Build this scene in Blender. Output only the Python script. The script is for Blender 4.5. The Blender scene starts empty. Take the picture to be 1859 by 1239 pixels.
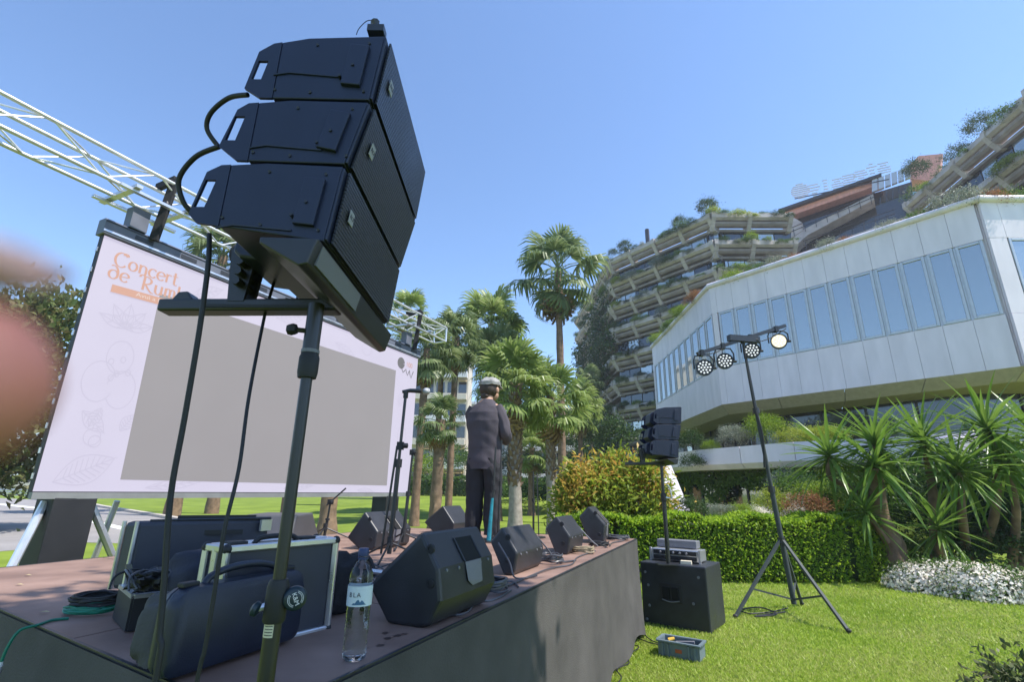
import bpy, math, random
import numpy as np
from mathutils import Vector, Matrix, Euler
random.seed(7); RNG=np.random.default_rng(7)
SC=bpy.context.scene; COL=SC.collection
R=math.radians
# ---------------------------------------------------------------- camera
F_PX=900.0; PITCH=R(16.82); ROLL=R(.77); EYE=1.48
cam=bpy.data.cameras.new('camera'); co=bpy.data.objects.new('camera',cam); COL.objects.link(co)
cam.sensor_width=36; cam.lens=36*F_PX/1859; cam.clip_start=.002; cam.clip_end=3000
co.location=(0,0,EYE)
co.rotation_euler=(Matrix.Rotation(math.pi/2+PITCH,3,'X')@Matrix.Rotation(ROLL,3,'Z')).to_euler()
cam.dof.use_dof=True; cam.dof.focus_distance=5.0; cam.dof.aperture_fstop=12.0
SC.camera=co
# ---------------------------------------------------------------- sky, sun, exposure
SUN_AZ=R(108); SUN_EL=R(58)
W=bpy.data.worlds.new('World'); SC.world=W; W.use_nodes=True
nt=W.node_tree; nt.nodes.clear()
sky=nt.nodes.new('ShaderNodeTexSky'); sky.sky_type='NISHITA'; sky.sun_disc=False
sky.sun_elevation=SUN_EL; sky.sun_rotation=SUN_AZ; sky.altitude=50; sky.air_density=1.0; sky.dust_density=.1; sky.ozone_density=5.0
bg=nt.nodes.new('ShaderNodeBackground'); bg.inputs[1].default_value=.128
wo=nt.nodes.new('ShaderNodeOutputWorld')
nt.links.new(sky.outputs[0],bg.inputs[0]); nt.links.new(bg.outputs[0],wo.inputs[0])
sl=bpy.data.lights.new('sun','SUN'); sl.energy=3.2; sl.angle=R(.53); sl.color=(1,.95,.87)
so=bpy.data.objects.new('sun',sl); COL.objects.link(so)
sd=Vector((math.sin(SUN_AZ)*math.cos(SUN_EL),math.cos(SUN_AZ)*math.cos(SUN_EL),math.sin(SUN_EL)))
so.rotation_euler=sd.to_track_quat('Z','Y').to_euler(); so.location=(8,-6,30)
SC.view_settings.view_transform='Standard'; SC.view_settings.look='None'
SC.view_settings.exposure=1.17; SC.view_settings.gamma=1; SC.view_settings.use_curve_mapping=False
SC.cycles.max_bounces=6; SC.cycles.transparent_max_bounces=8
# ---------------------------------------------------------------- survey helpers: sight lines of the photograph to points of the place
cpi,spi=math.cos(PITCH),math.sin(PITCH); cro,sro=math.cos(ROLL),math.sin(ROLL)
def ray(px,py):
    a=(px-929.5)/F_PX; b=(619.5-py)/F_PX
    u=a*cro-b*sro; v=a*sro+b*cro
    return Vector((u,cpi-v*spi,spi+v*cpi))
def atz(px,py,z):
    d=ray(px,py); t=(z-EYE)/d.z; return Vector((d.x*t,d.y*t,z))
def aty(px,py,y):
    d=ray(px,py); t=y/d.y; return Vector((d.x*t,y,d.z*t+EYE))
def onpl(px,py,p0,n):
    d=ray(px,py); o=Vector((0,0,EYE)); t=(Vector(p0)-o).dot(n)/d.dot(n); return o+d*t
# ---------------------------------------------------------------- materials
MATS={}
def mk(name,c,rough=.6,metal=0,var=.12,scale=6,bump=0,bscale=60,spec=.5,c2=None,detail=6,coat=0,stretch=1):
    if name in MATS: return MATS[name]
    m=bpy.data.materials.new(name); m.use_nodes=True; t=m.node_tree; N_=t.nodes; L=t.links
    b=N_['Principled BSDF']; b.inputs['Roughness'].default_value=rough; b.inputs['Metallic'].default_value=metal
    b.inputs['Specular IOR Level'].default_value=spec; b.inputs['Coat Weight'].default_value=coat
    tc=N_.new('ShaderNodeTexCoord'); no=N_.new('ShaderNodeTexNoise'); no.inputs['Scale'].default_value=scale; no.inputs['Detail'].default_value=detail
    mp_=N_.new('ShaderNodeMapping'); mp_.inputs['Scale'].default_value=(1,1,stretch); L.new(tc.outputs['Object'],mp_.inputs['Vector']); L.new(mp_.outputs[0],no.inputs['Vector'])
    rp=N_.new('ShaderNodeValToRGB'); e=rp.color_ramp.elements
    cc=c2 if c2 else tuple(min(1,x*(1+var)) for x in c)
    e[0].position=.3; e[1].position=.7
    e[0].color=(*[x*(1-var) for x in c],1); e[1].color=(*cc,1)
    L.new(no.outputs['Fac'],rp.inputs[0]); L.new(rp.outputs[0],b.inputs['Base Color'])
    mr=N_.new('ShaderNodeMath'); mr.operation='MULTIPLY_ADD'; mr.inputs[1].default_value=.18; mr.inputs[2].default_value=rough-.09
    L.new(no.outputs['Fac'],mr.inputs[0]); L.new(mr.outputs[0],b.inputs['Roughness'])
    if bump:
        n2=N_.new('ShaderNodeTexNoise'); n2.inputs['Scale'].default_value=bscale; n2.inputs['Detail'].default_value=4
        L.new(tc.outputs['Object'],n2.inputs['Vector'])
        bp=N_.new('ShaderNodeBump'); bp.inputs['Strength'].default_value=bump; bp.inputs['Distance'].default_value=.01
        L.new(n2.outputs['Fac'],bp.inputs['Height']); L.new(bp.outputs[0],b.inputs['Normal'])
    MATS[name]=m; return m
def mkleaf(name,cols,trans=.35,rough=.5,patch=0):
    if name in MATS: return MATS[name]
    m=bpy.data.materials.new(name); m.use_nodes=True; t=m.node_tree; N_=t.nodes; L=t.links
    b=N_['Principled BSDF']; b.inputs['Roughness'].default_value=rough; b.inputs['Specular IOR Level'].default_value=.3
    g=N_.new('ShaderNodeNewGeometry'); rp=N_.new('ShaderNodeValToRGB'); e=rp.color_ramp.elements
    while len(e)<len(cols): e.new(.5)
    for i,c in enumerate(cols): e[i].position=i/(len(cols)-1); e[i].color=(*c,1)
    oi=N_.new('ShaderNodeObjectInfo'); ad=N_.new('ShaderNodeMath'); ad.operation='MULTIPLY_ADD'; ad.inputs[1].default_value=.25
    sb=N_.new('ShaderNodeMath'); sb.operation='MULTIPLY'; sb.inputs[1].default_value=.75
    L.new(g.outputs['Random Per Island'],sb.inputs[0]); L.new(oi.outputs['Random'],ad.inputs[0]); L.new(sb.outputs[0],ad.inputs[2])
    if patch:
        tc=N_.new('ShaderNodeTexCoord'); no=N_.new('ShaderNodeTexNoise'); no.inputs['Scale'].default_value=patch; no.inputs['Detail'].default_value=5
        mp=N_.new('ShaderNodeMath'); mp.operation='MULTIPLY_ADD'; mp.inputs[1].default_value=1.5; mp.inputs[2].default_value=-.62
        L.new(tc.outputs['Object'],no.inputs['Vector']); L.new(no.outputs['Fac'],mp.inputs[0]); a2=N_.new('ShaderNodeMath'); a2.operation='ADD'
        L.new(ad.outputs[0],a2.inputs[0]); L.new(mp.outputs[0],a2.inputs[1]); L.new(a2.outputs[0],rp.inputs[0])
    else: L.new(ad.outputs[0],rp.inputs[0])
    L.new(rp.outputs[0],b.inputs['Base Color'])
    tr=N_.new('ShaderNodeBsdfTranslucent'); mx=N_.new('ShaderNodeMixShader'); mx.inputs[0].default_value=trans
    hs=N_.new('ShaderNodeHueSaturation'); hs.inputs['Value'].default_value=1.5; L.new(rp.outputs[0],hs.inputs['Color']); L.new(hs.outputs[0],tr.inputs[0])
    L.new(b.outputs[0],mx.inputs[1]); L.new(tr.outputs[0],mx.inputs[2]); L.new(mx.outputs[0],N_['Material Output'].inputs[0])
    MATS[name]=m; return m
def mkglow(name,c,strength,base=.15):
    if name in MATS: return MATS[name]
    m=bpy.data.materials.new(name); m.use_nodes=True; t=m.node_tree; b=t.nodes['Principled BSDF']
    b.inputs['Base Color'].default_value=(base,base,base,1); b.inputs['Roughness'].default_value=.7
    tc=t.nodes.new('ShaderNodeTexCoord'); no=t.nodes.new('ShaderNodeTexNoise'); no.inputs['Scale'].default_value=1.5
    t.links.new(tc.outputs['Object'],no.inputs['Vector'])
    rp=t.nodes.new('ShaderNodeValToRGB'); e=rp.color_ramp.elements; e[0].color=(*[x*.93 for x in c],1); e[1].color=(*[min(1,x*1.05) for x in c],1)
    t.links.new(no.outputs['Fac'],rp.inputs[0]); t.links.new(rp.outputs[0],b.inputs['Emission Color'])
    b.inputs['Emission Strength'].default_value=strength
    MATS[name]=m; return m
def mkmirror(name,tint,dark,fac,rough=.02,bump=.0):
    if name in MATS: return MATS[name]
    m=bpy.data.materials.new(name); m.use_nodes=True; t=m.node_tree; N_=t.nodes; L=t.links
    b=N_['Principled BSDF']; b.inputs['Base Color'].default_value=(*dark,1); b.inputs['Roughness'].default_value=.15
    g=N_.new('ShaderNodeBsdfGlossy'); g.inputs['Color'].default_value=(*tint,1); g.inputs['Roughness'].default_value=rough
    mx=N_.new('ShaderNodeMixShader'); mx.inputs[0].default_value=fac
    tc=N_.new('ShaderNodeTexCoord'); no=N_.new('ShaderNodeTexNoise'); no.inputs['Scale'].default_value=.8
    bp=N_.new('ShaderNodeBump'); bp.inputs['Strength'].default_value=bump; bp.inputs['Distance'].default_value=.02
    L.new(tc.outputs['Object'],no.inputs['Vector']); L.new(no.outputs['Fac'],bp.inputs['Height']); L.new(bp.outputs[0],g.inputs['Normal'])
    L.new(b.outputs[0],mx.inputs[1]); L.new(g.outputs[0],mx.inputs[2]); L.new(mx.outputs[0],N_['Material Output'].inputs[0])
    MATS[name]=m; return m
# ---------------------------------------------------------------- object helpers
def tag(o,label=None,cat=None,group=None,kind=None):
    if label: o['label']=label
    if cat: o['category']=cat
    if group: o['group']=group
    if kind: o['kind']=kind
    return o
def thing(name,label,cat,loc=(0,0,0),rz=0,group=None):
    o=bpy.data.objects.new(name,None); COL.objects.link(o); o.empty_display_size=.1
    o.location=loc; o.rotation_euler=(0,0,rz); tag(o,label,cat,group)
    return o
def wmat(o):
    M=Matrix.Identity(4)
    while o is not None:
        M=(Matrix.Translation(o.location)@o.rotation_euler.to_matrix().to_4x4()@Matrix.Diagonal((*o.scale,1)))@M; o=o.parent
    return M
def copy_tree(o,parent=None):
    c=o.copy(); COL.objects.link(c); c.parent=parent
    for ch in list(o.children): copy_tree(ch,c)
    return c
def fastmesh(name,V,Fc,smooth=False):
    V=np.asarray(V,dtype=np.float32); Fc=np.asarray(Fc,dtype=np.int32); k=Fc.shape[1]
    me=bpy.data.meshes.new(name); me.vertices.add(len(V)); me.vertices.foreach_set('co',V.ravel())
    me.loops.add(Fc.size); me.loops.foreach_set('vertex_index',Fc.ravel())
    me.polygons.add(len(Fc)); me.polygons.foreach_set('loop_start',np.arange(0,Fc.size,k,dtype=np.int32))
    if smooth: me.polygons.foreach_set('use_smooth',np.ones(len(Fc),dtype=bool))
    me.update(calc_edges=True); me.validate(); return me
def link(name,me,mat=None,parent=None,loc=None,rot=None,scale=None):
    o=bpy.data.objects.new(name,me); COL.objects.link(o)
    if mat and not me.materials: me.materials.append(mat)
    if parent is not None: o.parent=parent
    if loc is not None: o.location=loc
    if rot is not None: o.rotation_euler=rot
    if scale is not None: o.scale=scale
    return o
class MB:
    def __init__(s): s.v=[]; s.f=[]
    def add(s,vs,fs):
        b=len(s.v); s.v+= [tuple(x) for x in vs]; s.f+=[tuple(i+b for i in f) for f in fs]; return s
    def box(s,c,size,rz=0,M=None):
        hx,hy,hz=[x/2 for x in size]; c=Vector(c); Q=M if M is not None else Matrix.Rotation(rz,3,'Z')
        vs=[c+Q@Vector((x,y,z)) for x in(-hx,hx) for y in(-hy,hy) for z in(-hz,hz)]
        return s.add(vs,[(0,1,3,2),(4,6,7,5),(0,4,5,1),(2,3,7,6),(0,2,6,4),(1,5,7,3)])
    def beam(s,a,b,w,h,up=(0,0,1)):
        a=Vector(a); b=Vector(b); d=(b-a).normalized(); up=Vector(up); x=d.cross(up)
        if x.length<1e-4: x=d.cross(Vector((0,1,0)))
        x.normalize(); u=x.cross(d)
        vs=[p+x*i*w/2+u*j*h/2 for p in(a,b) for i,j in((-1,-1),(1,-1),(1,1),(-1,1))]
        return s.add(vs,[(3,2,1,0),(4,5,6,7)]+[(i,(i+1)%4,4+(i+1)%4,4+i) for i in range(4)])
    def tube(s,path,r,n=8,caps=True):
        P=[Vector(p) for p in path]; rs=r if isinstance(r,(list,tuple)) else [r]*len(P)
        t0=(P[1]-P[0]).normalized(); x=t0.orthogonal().normalized(); rings=[]
        for i,p in enumerate(P):
            t=(P[min(i+1,len(P)-1)]-P[max(i-1,0)]).normalized()
            x=(x-t*x.dot(t)); x=x.normalized() if x.length>1e-6 else t.orthogonal().normalized()
            y=t.cross(x); rings.append([p+(x*math.cos(2*math.pi*k/n)+y*math.sin(2*math.pi*k/n))*rs[i] for k in range(n)])
        return s.loft(rings,caps)
    def loft(s,rings,caps=True,closed=True):
        n=len(rings[0]); vs=[p for r in rings for p in r]; fs=[]
        for i in range(len(rings)-1):
            for k in range(n if closed else n-1):
                a=i*n+k; b=i*n+(k+1)%n; fs.append((a,b,b+n,a+n))
        if caps: fs.append(tuple(range(n-1,-1,-1))); fs.append(tuple(range((len(rings)-1)*n,len(rings)*n)))
        return s.add(vs,fs)
    def prism(s,poly,off):
        n=len(poly); off=Vector(off); vs=[Vector(p) for p in poly]+[Vector(p)+off for p in poly]
        return s.add(vs,[tuple(range(n-1,-1,-1)),tuple(range(n,2*n))]+[(i,(i+1)%n,n+(i+1)%n,n+i) for i in range(n)])
    def lathe(s,prof,c=(0,0,0),n=16,M=None,caps=True):
        c=Vector(c); Q=M if M is not None else Matrix.Identity(3)
        return s.loft([[c+Q@Vector((r*math.cos(2*math.pi*k/n),r*math.sin(2*math.pi*k/n),z)) for k in range(n)] for r,z in prof],caps)
    def quad(s,a,b,c,d): return s.add([a,b,c,d],[(0,1,2,3)])
    def ell(s,c,r,n=12,m=8,M=None):
        return s.lathe([(max(.001,math.sin(math.pi*i/m)),-math.cos(math.pi*i/m)) for i in range(m+1)],(0,0,0),n) if False else s._ell(c,r,n,m,M)
    def _ell(s,c,r,n,m,M):
        c=Vector(c); Q=M if M is not None else Matrix.Identity(3); rings=[]
        for i in range(m+1):
            a=math.pi*i/m; rr=max(.02,math.sin(a)); z=-math.cos(a)
            rings.append([c+Q@Vector((r[0]*rr*math.cos(2*math.pi*k/n),r[1]*rr*math.sin(2*math.pi*k/n),r[2]*z)) for k in range(n)])
        return s.loft(rings,True)
    def build(s,name,mat,parent=None,smooth=False,bevel=0,fix=True,seg=2):
        V=[Vector(v) for v in s.v]; loc=None
        if parent is not None:
            Mi=wmat(parent).inverted(); V=[Mi@v for v in V]
        else:
            xs=[v.x for v in V]; ys=[v.y for v in V]; loc=Vector(((min(xs)+max(xs))/2,(min(ys)+max(ys))/2,min(v.z for v in V))); V=[v-loc for v in V]
        me=bpy.data.meshes.new(name); me.from_pydata([tuple(v) for v in V],[],s.f); 
        import bmesh
        if fix:
            bm=bmesh.new(); bm.from_mesh(me); bmesh.ops.recalc_face_normals(bm,faces=bm.faces); bm.to_mesh(me); bm.free()
        if smooth:
            for p in me.polygons: p.use_smooth=True
        me.update(); o=link(name,me,mat,parent,loc)
        if bevel:
            md=o.modifiers.new('bevel','BEVEL'); md.width=bevel; md.segments=seg; md.limit_method='ANGLE'; md.angle_limit=R(40)
        if smooth and hasattr(me,'set_sharp_from_angle'): me.set_sharp_from_angle(angle=R(50))
        return o
def catenary(a,b,sag,n=10,wob=0,seed=0):
    a=Vector(a); b=Vector(b); rr=random.Random(seed); out=[]
    for i in range(n+1):
        t=i/n; p=a.lerp(b,t); p.z-=sag*4*t*(1-t)
        if 0<i<n and wob: p+=Vector((rr.uniform(-wob,wob),rr.uniform(-wob,wob),rr.uniform(-wob,wob)*.3))
        out.append(p)
    return out
def smooth_path(P,k=5):
    P=[Vector(p) for p in P]; out=[]
    for i in range(len(P)-1):
        p0=P[max(i-1,0)];p1=P[i];p2=P[i+1];p3=P[min(i+2,len(P)-1)]
        for j in range(k):
            t=j/k; out.append(.5*((2*p1)+(p2-p0)*t+(2*p0-5*p1+4*p2-p3)*t*t+(-p0+3*p1-3*p2+p3)*t**3))
    out.append(P[-1]); return out
def text_obj(name,txt,size,mat,parent,M,extrude=.0004,align='CENTER',sx=1):
    cu=bpy.data.curves.new(name,'FONT'); cu.body=txt; cu.size=size; cu.extrude=extrude; cu.align_x=align; cu.align_y='CENTER'
    to=bpy.data.objects.new(name,cu); COL.objects.link(to)
    dg=bpy.context.evaluated_depsgraph_get(); me=bpy.data.meshes.new_from_object(to.evaluated_get(dg)); bpy.data.objects.remove(to)
    me.name=name; me.transform(Matrix.Diagonal((sx,1,1,1)));
    if parent is not None: me.transform(wmat(parent).inverted()@M)
    else: me.transform(M)
    return link(name,me,mat,parent)
def frame(o,x,y):                       # 4x4 from origin, x axis and y axis
    x=Vector(x).normalized(); y=Vector(y); z=x.cross(y).normalized(); y=z.cross(x)
    M=Matrix((x,y,z)).transposed().to_4x4(); M.translation=Vector(o); return M
# ---- foliage: leaf blades as small diamonds
def leafmesh(P,A,Nn,ln,wd,bend=.15):
    n=len(P); A=A/np.linalg.norm(A,axis=1,keepdims=True)
    S=np.cross(A,Nn); S/=np.linalg.norm(S,axis=1,keepdims=True)+1e-9; U=np.cross(S,A)
    ln=np.asarray(ln).reshape(-1,1)*np.ones((n,1)); wd=np.asarray(wd).reshape(-1,1)*np.ones((n,1))
    mid=P+A*ln*.45+U*ln*bend
    V=np.stack([P,mid+S*wd*.5,P+A*ln,mid-S*wd*.5],1).reshape(-1,3)
    return V,(np.arange(n)[:,None]*4+np.arange(4))
def rnd_dirs(n,up=0.):
    d=RNG.normal(size=(n,3)); d[:,2]+=up; return d/np.linalg.norm(d,axis=1,keepdims=True)
def clump_cloud(n,center,rad,clumps,csize,leaf,asp=.45,up=.3,shell=.55,flat=False,vjit=.35):
    center=np.array(center,float); rad=np.array(rad,float)
    d=rnd_dirs(clumps); r=shell+(1-shell)*RNG.random((clumps,1))**.6
    cc=d*r*rad
    if flat: cc[:,2]=np.abs(cc[:,2])
    idx=RNG.integers(0,clumps,n); cs=csize*(.6+.8*RNG.random((clumps,1)))
    P=cc[idx]+RNG.normal(size=(n,3))*cs[idx]*.5
    out=P/rad; out/=np.linalg.norm(out,axis=1,keepdims=True)+1e-9
    A=rnd_dirs(n,0)*.8+out*.7; Nn=rnd_dirs(n,up)*.8+out*.6+np.array([0,0,up])
    L_=leaf*(1-vjit+2*vjit*RNG.random(n))
    return leafmesh(P+center,A,Nn,L_,L_*asp)
def cat_mesh(parts):
    V=[];Fc=[];b=0
    for v,f in parts: V.append(v);Fc.append(f+b);b+=len(v)
    return np.concatenate(V),np.concatenate(Fc)
# ================================================================ SETTING
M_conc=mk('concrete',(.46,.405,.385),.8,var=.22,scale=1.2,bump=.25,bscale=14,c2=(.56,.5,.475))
M_concd=mk('gap_shade_concrete',(.27,.23,.215),.85,var=.3,scale=.9,bump=.3,bscale=10)  # set-back concrete coloured darker, shade of the gaps put into it
M_white=mk('white_cladding',(.80,.72,.775),.5,var=.08,scale=2.2,stretch=.25,bump=.03,bscale=30)
M_soffit=mk('beige_soffit',(.4,.35,.27),.7,var=.1)
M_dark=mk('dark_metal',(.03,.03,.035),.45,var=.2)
M_bframe=mk('window_frame_metal',(.52,.53,.55),.35,metal=.4,var=.06)
M_glassb=mkmirror('reflecting_glass',(.58,.61,.60),(.24,.26,.285),.55,.03,.10)
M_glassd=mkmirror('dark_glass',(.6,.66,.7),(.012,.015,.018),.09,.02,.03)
M_terra=mk('terracotta',(.68,.33,.26),.8,var=.15,scale=3)
M_bark=mk('palm_bark',(.19,.125,.08),.9,var=.4,scale=5,bump=.8,bscale=18)
M_barkg=mk('grey_palm_bark',(.3,.26,.22),.9,var=.3,scale=6,bump=.6,bscale=25)
M_trunk=mk('tree_bark',(.13,.1,.075),.9,var=.35,scale=7,bump=.7,bscale=30)
M_asph=mk('asphalt',(.27,.25,.24),.9,var=.14,scale=.6,bump=.25,bscale=120)
M_kerb=mk('kerb_stone',(.46,.41,.36),.85,var=.15,scale=3,bump=.2)
M_line=mk('road_paint',(.72,.72,.7),.7,var=.12,scale=8)
M_sand=mk('bare_earth',(.4,.28,.17),.95,var=.25,scale=2,bump=.4)
def sstep(a,b,x):
    t=np.clip((x-a)/(b-a),0,1); return t*t*(3-2*t)
def terrain(x,y):
    x=np.asarray(x,float); y=np.asarray(y,float)
    return .95*sstep(25,46,y)*sstep(-16,-8,x)+.10*np.sin(x*.35+1)*np.sin(y*.21)*sstep(18,30,y)*sstep(-16,-8,x)
# lawn: one sheet to the horizon
gx=np.concatenate([-np.geomspace(1500,42,14),np.linspace(-40,40,81),np.geomspace(42,1500,14)])
gy=np.concatenate([[-1200,-400,-120,-40],np.linspace(-20,70,91),np.geomspace(75,2500,16)])
X,Y=np.meshgrid(gx,gy); Z=terrain(X,Y)
V=np.stack([X.ravel(),Y.ravel(),Z.ravel()],1); nx=len(gx)
ii=(np.arange(len(gy)-1)[:,None]*nx+np.arange(nx-1)).ravel(); Fq=np.stack([ii,ii+1,ii+1+nx,ii+nx],1)
M_lawn=mk('lawn_turf',(.15,.22,.022),.95,var=.25,scale=.5,bump=.6,bscale=70,c2=(.22,.29,.04),detail=10,spec=.15)
link('lawn',fastmesh('lawn',V,Fq,True),M_lawn)['kind']='structure'
def sheet(name,pts,z,mat,kind='structure',th=None):
    mb=MB(); vs=[Vector((p[0],p[1],z)) for p in pts]; mb.add(vs,[tuple(range(len(vs)))])
    o=mb.build(name,mat,None,fix=False)
    if o.data.polygons[0].normal.z<0: o.data.flip_normals()
    if kind: o['kind']=kind
    return o
kerbline=[atz(*p,0) for p in((-260,893),(60,908),(150,914),(187,922),(270,936),(350,950),(440,968),(520,990))]
near=[atz(*p,0) for p in((420,1010),(330,1000),(230,988),(150,986),(60,997),(-60,1008),(-300,1030),(-700,1060))]
sheet('road',kerbline+near,.006,M_asph)
mb=MB()
for a,b in zip(kerbline[1:-1],kerbline[2:]):
    n=max(1,int((b-a).length/1.1))
    for i in range(n):
        p=a.lerp(b,(i+.01)/n); q=a.lerp(b,(i+.99)/n)
        MB().beam(p+Vector((0,0,.06)),q+Vector((0,0,.06)),.32,.13).build('kerb_stone',M_kerb)['kind']='structure'
for pts in(((112,938),(124,936),(268,967),(262,973)),((0,918),(0,915),(166,932),(160,934))):
    sheet('road_line',[atz(*p,0) for p in pts],.011,M_line)
sheet('bare_earth',[atz(*p,.0) for p in((950,925),(1000,915),(1060,925),(1060,945),(985,945))],.02,M_sand)
# ---------------------------------------------------------------- grass blades, nearest part of the lawn
n=260000
ang=R(-12)+(R(62))*RNG.random(n); rr=3.2*(11.5/3.2)**RNG.random(n)
px_=np.sin(ang)*rr; py_=np.cos(ang)*rr
keep=((px_-1.45)*.919-(py_-6.09)*.394>-.1)|(py_>6.3); keep&=(px_>.2)
px_,py_,rr=px_[keep],py_[keep],rr[keep]; n=len(px_)
h=(.014+.016*RNG.random(n))*(.8+.05*rr); w=.0012+.0008*rr
az=RNG.random(n)*6.283; tilt=RNG.normal(0,.5,(n,2))
B=np.stack([px_,py_,np.zeros(n)],1); S=np.stack([np.cos(az)*w,np.sin(az)*w,np.zeros(n)],1)
T=B+np.stack([tilt[:,0]*h,tilt[:,1]*h,h],1)
V=np.stack([B-S,B+S,T],1).reshape(-1,3); Ft=np.arange(3*n).reshape(n,3)
M_grass=mkleaf('grass_blades',[(.2,.3,.025),(.26,.37,.035),(.32,.41,.06),(.4,.42,.13)],.35,patch=.9)
tag(link('grass',fastmesh('grass',V,Ft),M_grass),'short mown grass blades of the sunlit lawn in front of the hedge','grass',kind='stuff')
# ---------------------------------------------------------------- leaf materials
G_hedge=mkleaf('hedge_leaves',[(.1,.19,.014),(.2,.32,.022),(.3,.42,.035),(.38,.48,.05)],.45)
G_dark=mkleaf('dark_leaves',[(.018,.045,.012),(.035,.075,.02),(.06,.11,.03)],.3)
G_mid=mkleaf('mid_leaves',[(.035,.08,.015),(.065,.13,.022),(.11,.18,.035)],.35)
G_lime=mkleaf('lime_leaves',[(.09,.16,.015),(.16,.25,.02),(.26,.32,.03)],.4)
G_grey=mkleaf('grey_green_leaves',[(.14,.17,.13),(.22,.25,.19),(.32,.34,.27)],.25)
G_oran=mkleaf('orange_young_leaves',[(.26,.27,.04),(.42,.33,.05),(.47,.25,.06),(.38,.34,.06)],.4)
G_yel=mkleaf('yellow_green_leaves',[(.15,.22,.025),(.25,.31,.035),(.35,.36,.06)],.42)
G_red=mkleaf('russet_leaves',[(.16,.09,.04),(.28,.12,.06),(.2,.16,.05)],.3)
G_palm=mkleaf('palm_leaves',[(.08,.125,.045),(.15,.2,.075),(.26,.3,.15)],.35,.38)
G_palml=mkleaf('bright_palm_leaves',[(.12,.18,.045),(.2,.27,.07),(.3,.34,.14)],.38,.38)
G_dead=mkleaf('dead_palm_leaves',[(.2,.13,.06),(.3,.2,.1),(.24,.17,.09)],.2)
G_yuc=mkleaf('yucca_leaves',[(.06,.13,.02),(.12,.21,.03),(.21,.29,.07)],.3,.36)
G_mag=mkleaf('magnolia_leaves',[(.035,.065,.018),(.08,.12,.03),(.15,.17,.06),(.17,.13,.06)],.25,.35)
# ---------------------------------------------------------------- palms
def frond_mesh(seed,blades=20,pet=.9,rad=.85,droop=.5):
    rr=random.Random(seed); mb=MB()
    mb.tube([(0,0,0),(pet*.5,0,.05),(pet,0,0)],[.025,.018,.012],4,False)
    for i in range(blades):
        t=(i+.5)/blades*2-1; a=t*R(112)+rr.uniform(-.04,.04); L_=rad*(1-.25*abs(t)**2)*rr.uniform(.88,1.08); w=.048*rr.uniform(.8,1.15)
        d=Vector((math.cos(a),math.sin(a),0)); s=Vector((-math.sin(a),math.cos(a),0)); o=Vector((pet,0,0)); zb=.06*(1-abs(t))-.12*abs(t)
        dr=droop*rr.uniform(.5,1.4)
        P=[o,o+d*L_*.45+Vector((0,0,zb)),o+d*L_*.78+Vector((0,0,zb-.16*dr*rad)),o+d*L_*(1-.18*dr)+Vector((0,0,zb-.55*dr*rad))]
        ws=[.006,w,w*.7,.004]
        vs=[]; 
        for p,ww in zip(P,ws): vs+=[p-s*ww+Vector((0,0,.015 if i%2 else 0)),p+s*ww]
        mb.add(vs,[(2*k,2*k+1,2*k+3,2*k+2) for k in range(3)])
    me=bpy.data.meshes.new('frond'); me.from_pydata([tuple(v) for v in mb.v],[],mb.f); me.update(); return me
def mesh_variants(mat,fn,n): 
    out=[]
    for i in range(n):
        me=fn(i); me.materials.append(mat); out.append(me)
    return out
FR=mesh_variants(G_palm,lambda i:frond_mesh(i,22,droop=.95),3); FRL=mesh_variants(G_palml,lambda i:frond_mesh(i+10,22,droop=.7),3)
FRD=mesh_variants(G_dead,lambda i:frond_mesh(i+20,12,.7,.7,1.3),2)
def palm(label,px,crown_py,depth,r,trunk_r,nf=29,bright=False,boots=None,dead=5,seed=0,grp=None,name='palm_tree',hang=-55):
    rr=random.Random(seed); top=aty(px,crown_py,depth); gz=float(terrain(top.x,depth)); base=Vector((top.x,depth,gz))
    t=thing(name,label,'palm tree',base,0,grp)
    H_=top.z-gz; n=26; rings=[]
    for i in range(n+1):
        f=i/n; rad=trunk_r*(1.35-.35*min(1,f*9))*(1-.22*f)*(1+rr.uniform(-.05,.05))
        bx=math.sin(f*2.3+seed)*.08*trunk_r*3
        rings.append([base+Vector((bx+rad*math.cos(k*.7854)*rr.uniform(.94,1.06),rad*math.sin(k*.7854)*rr.uniform(.94,1.06),f*H_-.05)) for k in range(8)])
    MB().loft(rings).build('trunk',M_barkg if boots else M_bark,t,smooth=True)
    if boots:
        mb=MB(); z0=H_*boots[0]; nb=int(130*(boots[1]-boots[0])/.6)
        for i in range(nb):
            f=i/nb; z=z0+(H_*boots[1]-z0)*f; a=i*2.39996; d=Vector((math.cos(a),math.sin(a),0)); s=Vector((-d.y,d.x,0)); ra=trunk_r*(1-.2*z/H_)
            p=base+d*ra*.8+Vector((0,0,z)); ww=trunk_r*.42; hh=.2+rr.uniform(0,.1)
            q=p+d*(trunk_r*rr.uniform(.35,.7))+Vector((0,0,hh))
            mb.add([p-s*ww,p+s*ww,q+s*ww*.45,q-s*ww*.45,p-d*.02+Vector((0,0,hh*.9))],[(0,1,2,3),(0,3,4),(1,4,2),(3,2,4)])
        mb.build('leaf_bases',M_bark,t)
    fl=FRL if bright else FR
    for i in range(nf+dead):
        isd=i>=nf; f=i/nf
        el=R(rr.uniform(-80,-60)) if isd else R(82+(hang-82)*f**.85+rr.uniform(-14,14)); azm=i*2.39996+rr.uniform(-.2,.2)
        me=(FRD if isd else fl)[rr.randrange(2 if isd else 3)]
        o=link('dead_frond' if isd else 'frond',me,None,t); o.location=(0,0,H_-(.25*r*f if not isd else .35*r))
        o.rotation_euler=(Matrix.Rotation(azm,3,'Z')@Matrix.Rotation(-el,3,'Y')@Matrix.Rotation(rr.uniform(-.5,.5),3,'X')).to_euler()
        s=r/1.62*rr.uniform(.75,1.2); o.scale=(s,s,s)
    return t
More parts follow.
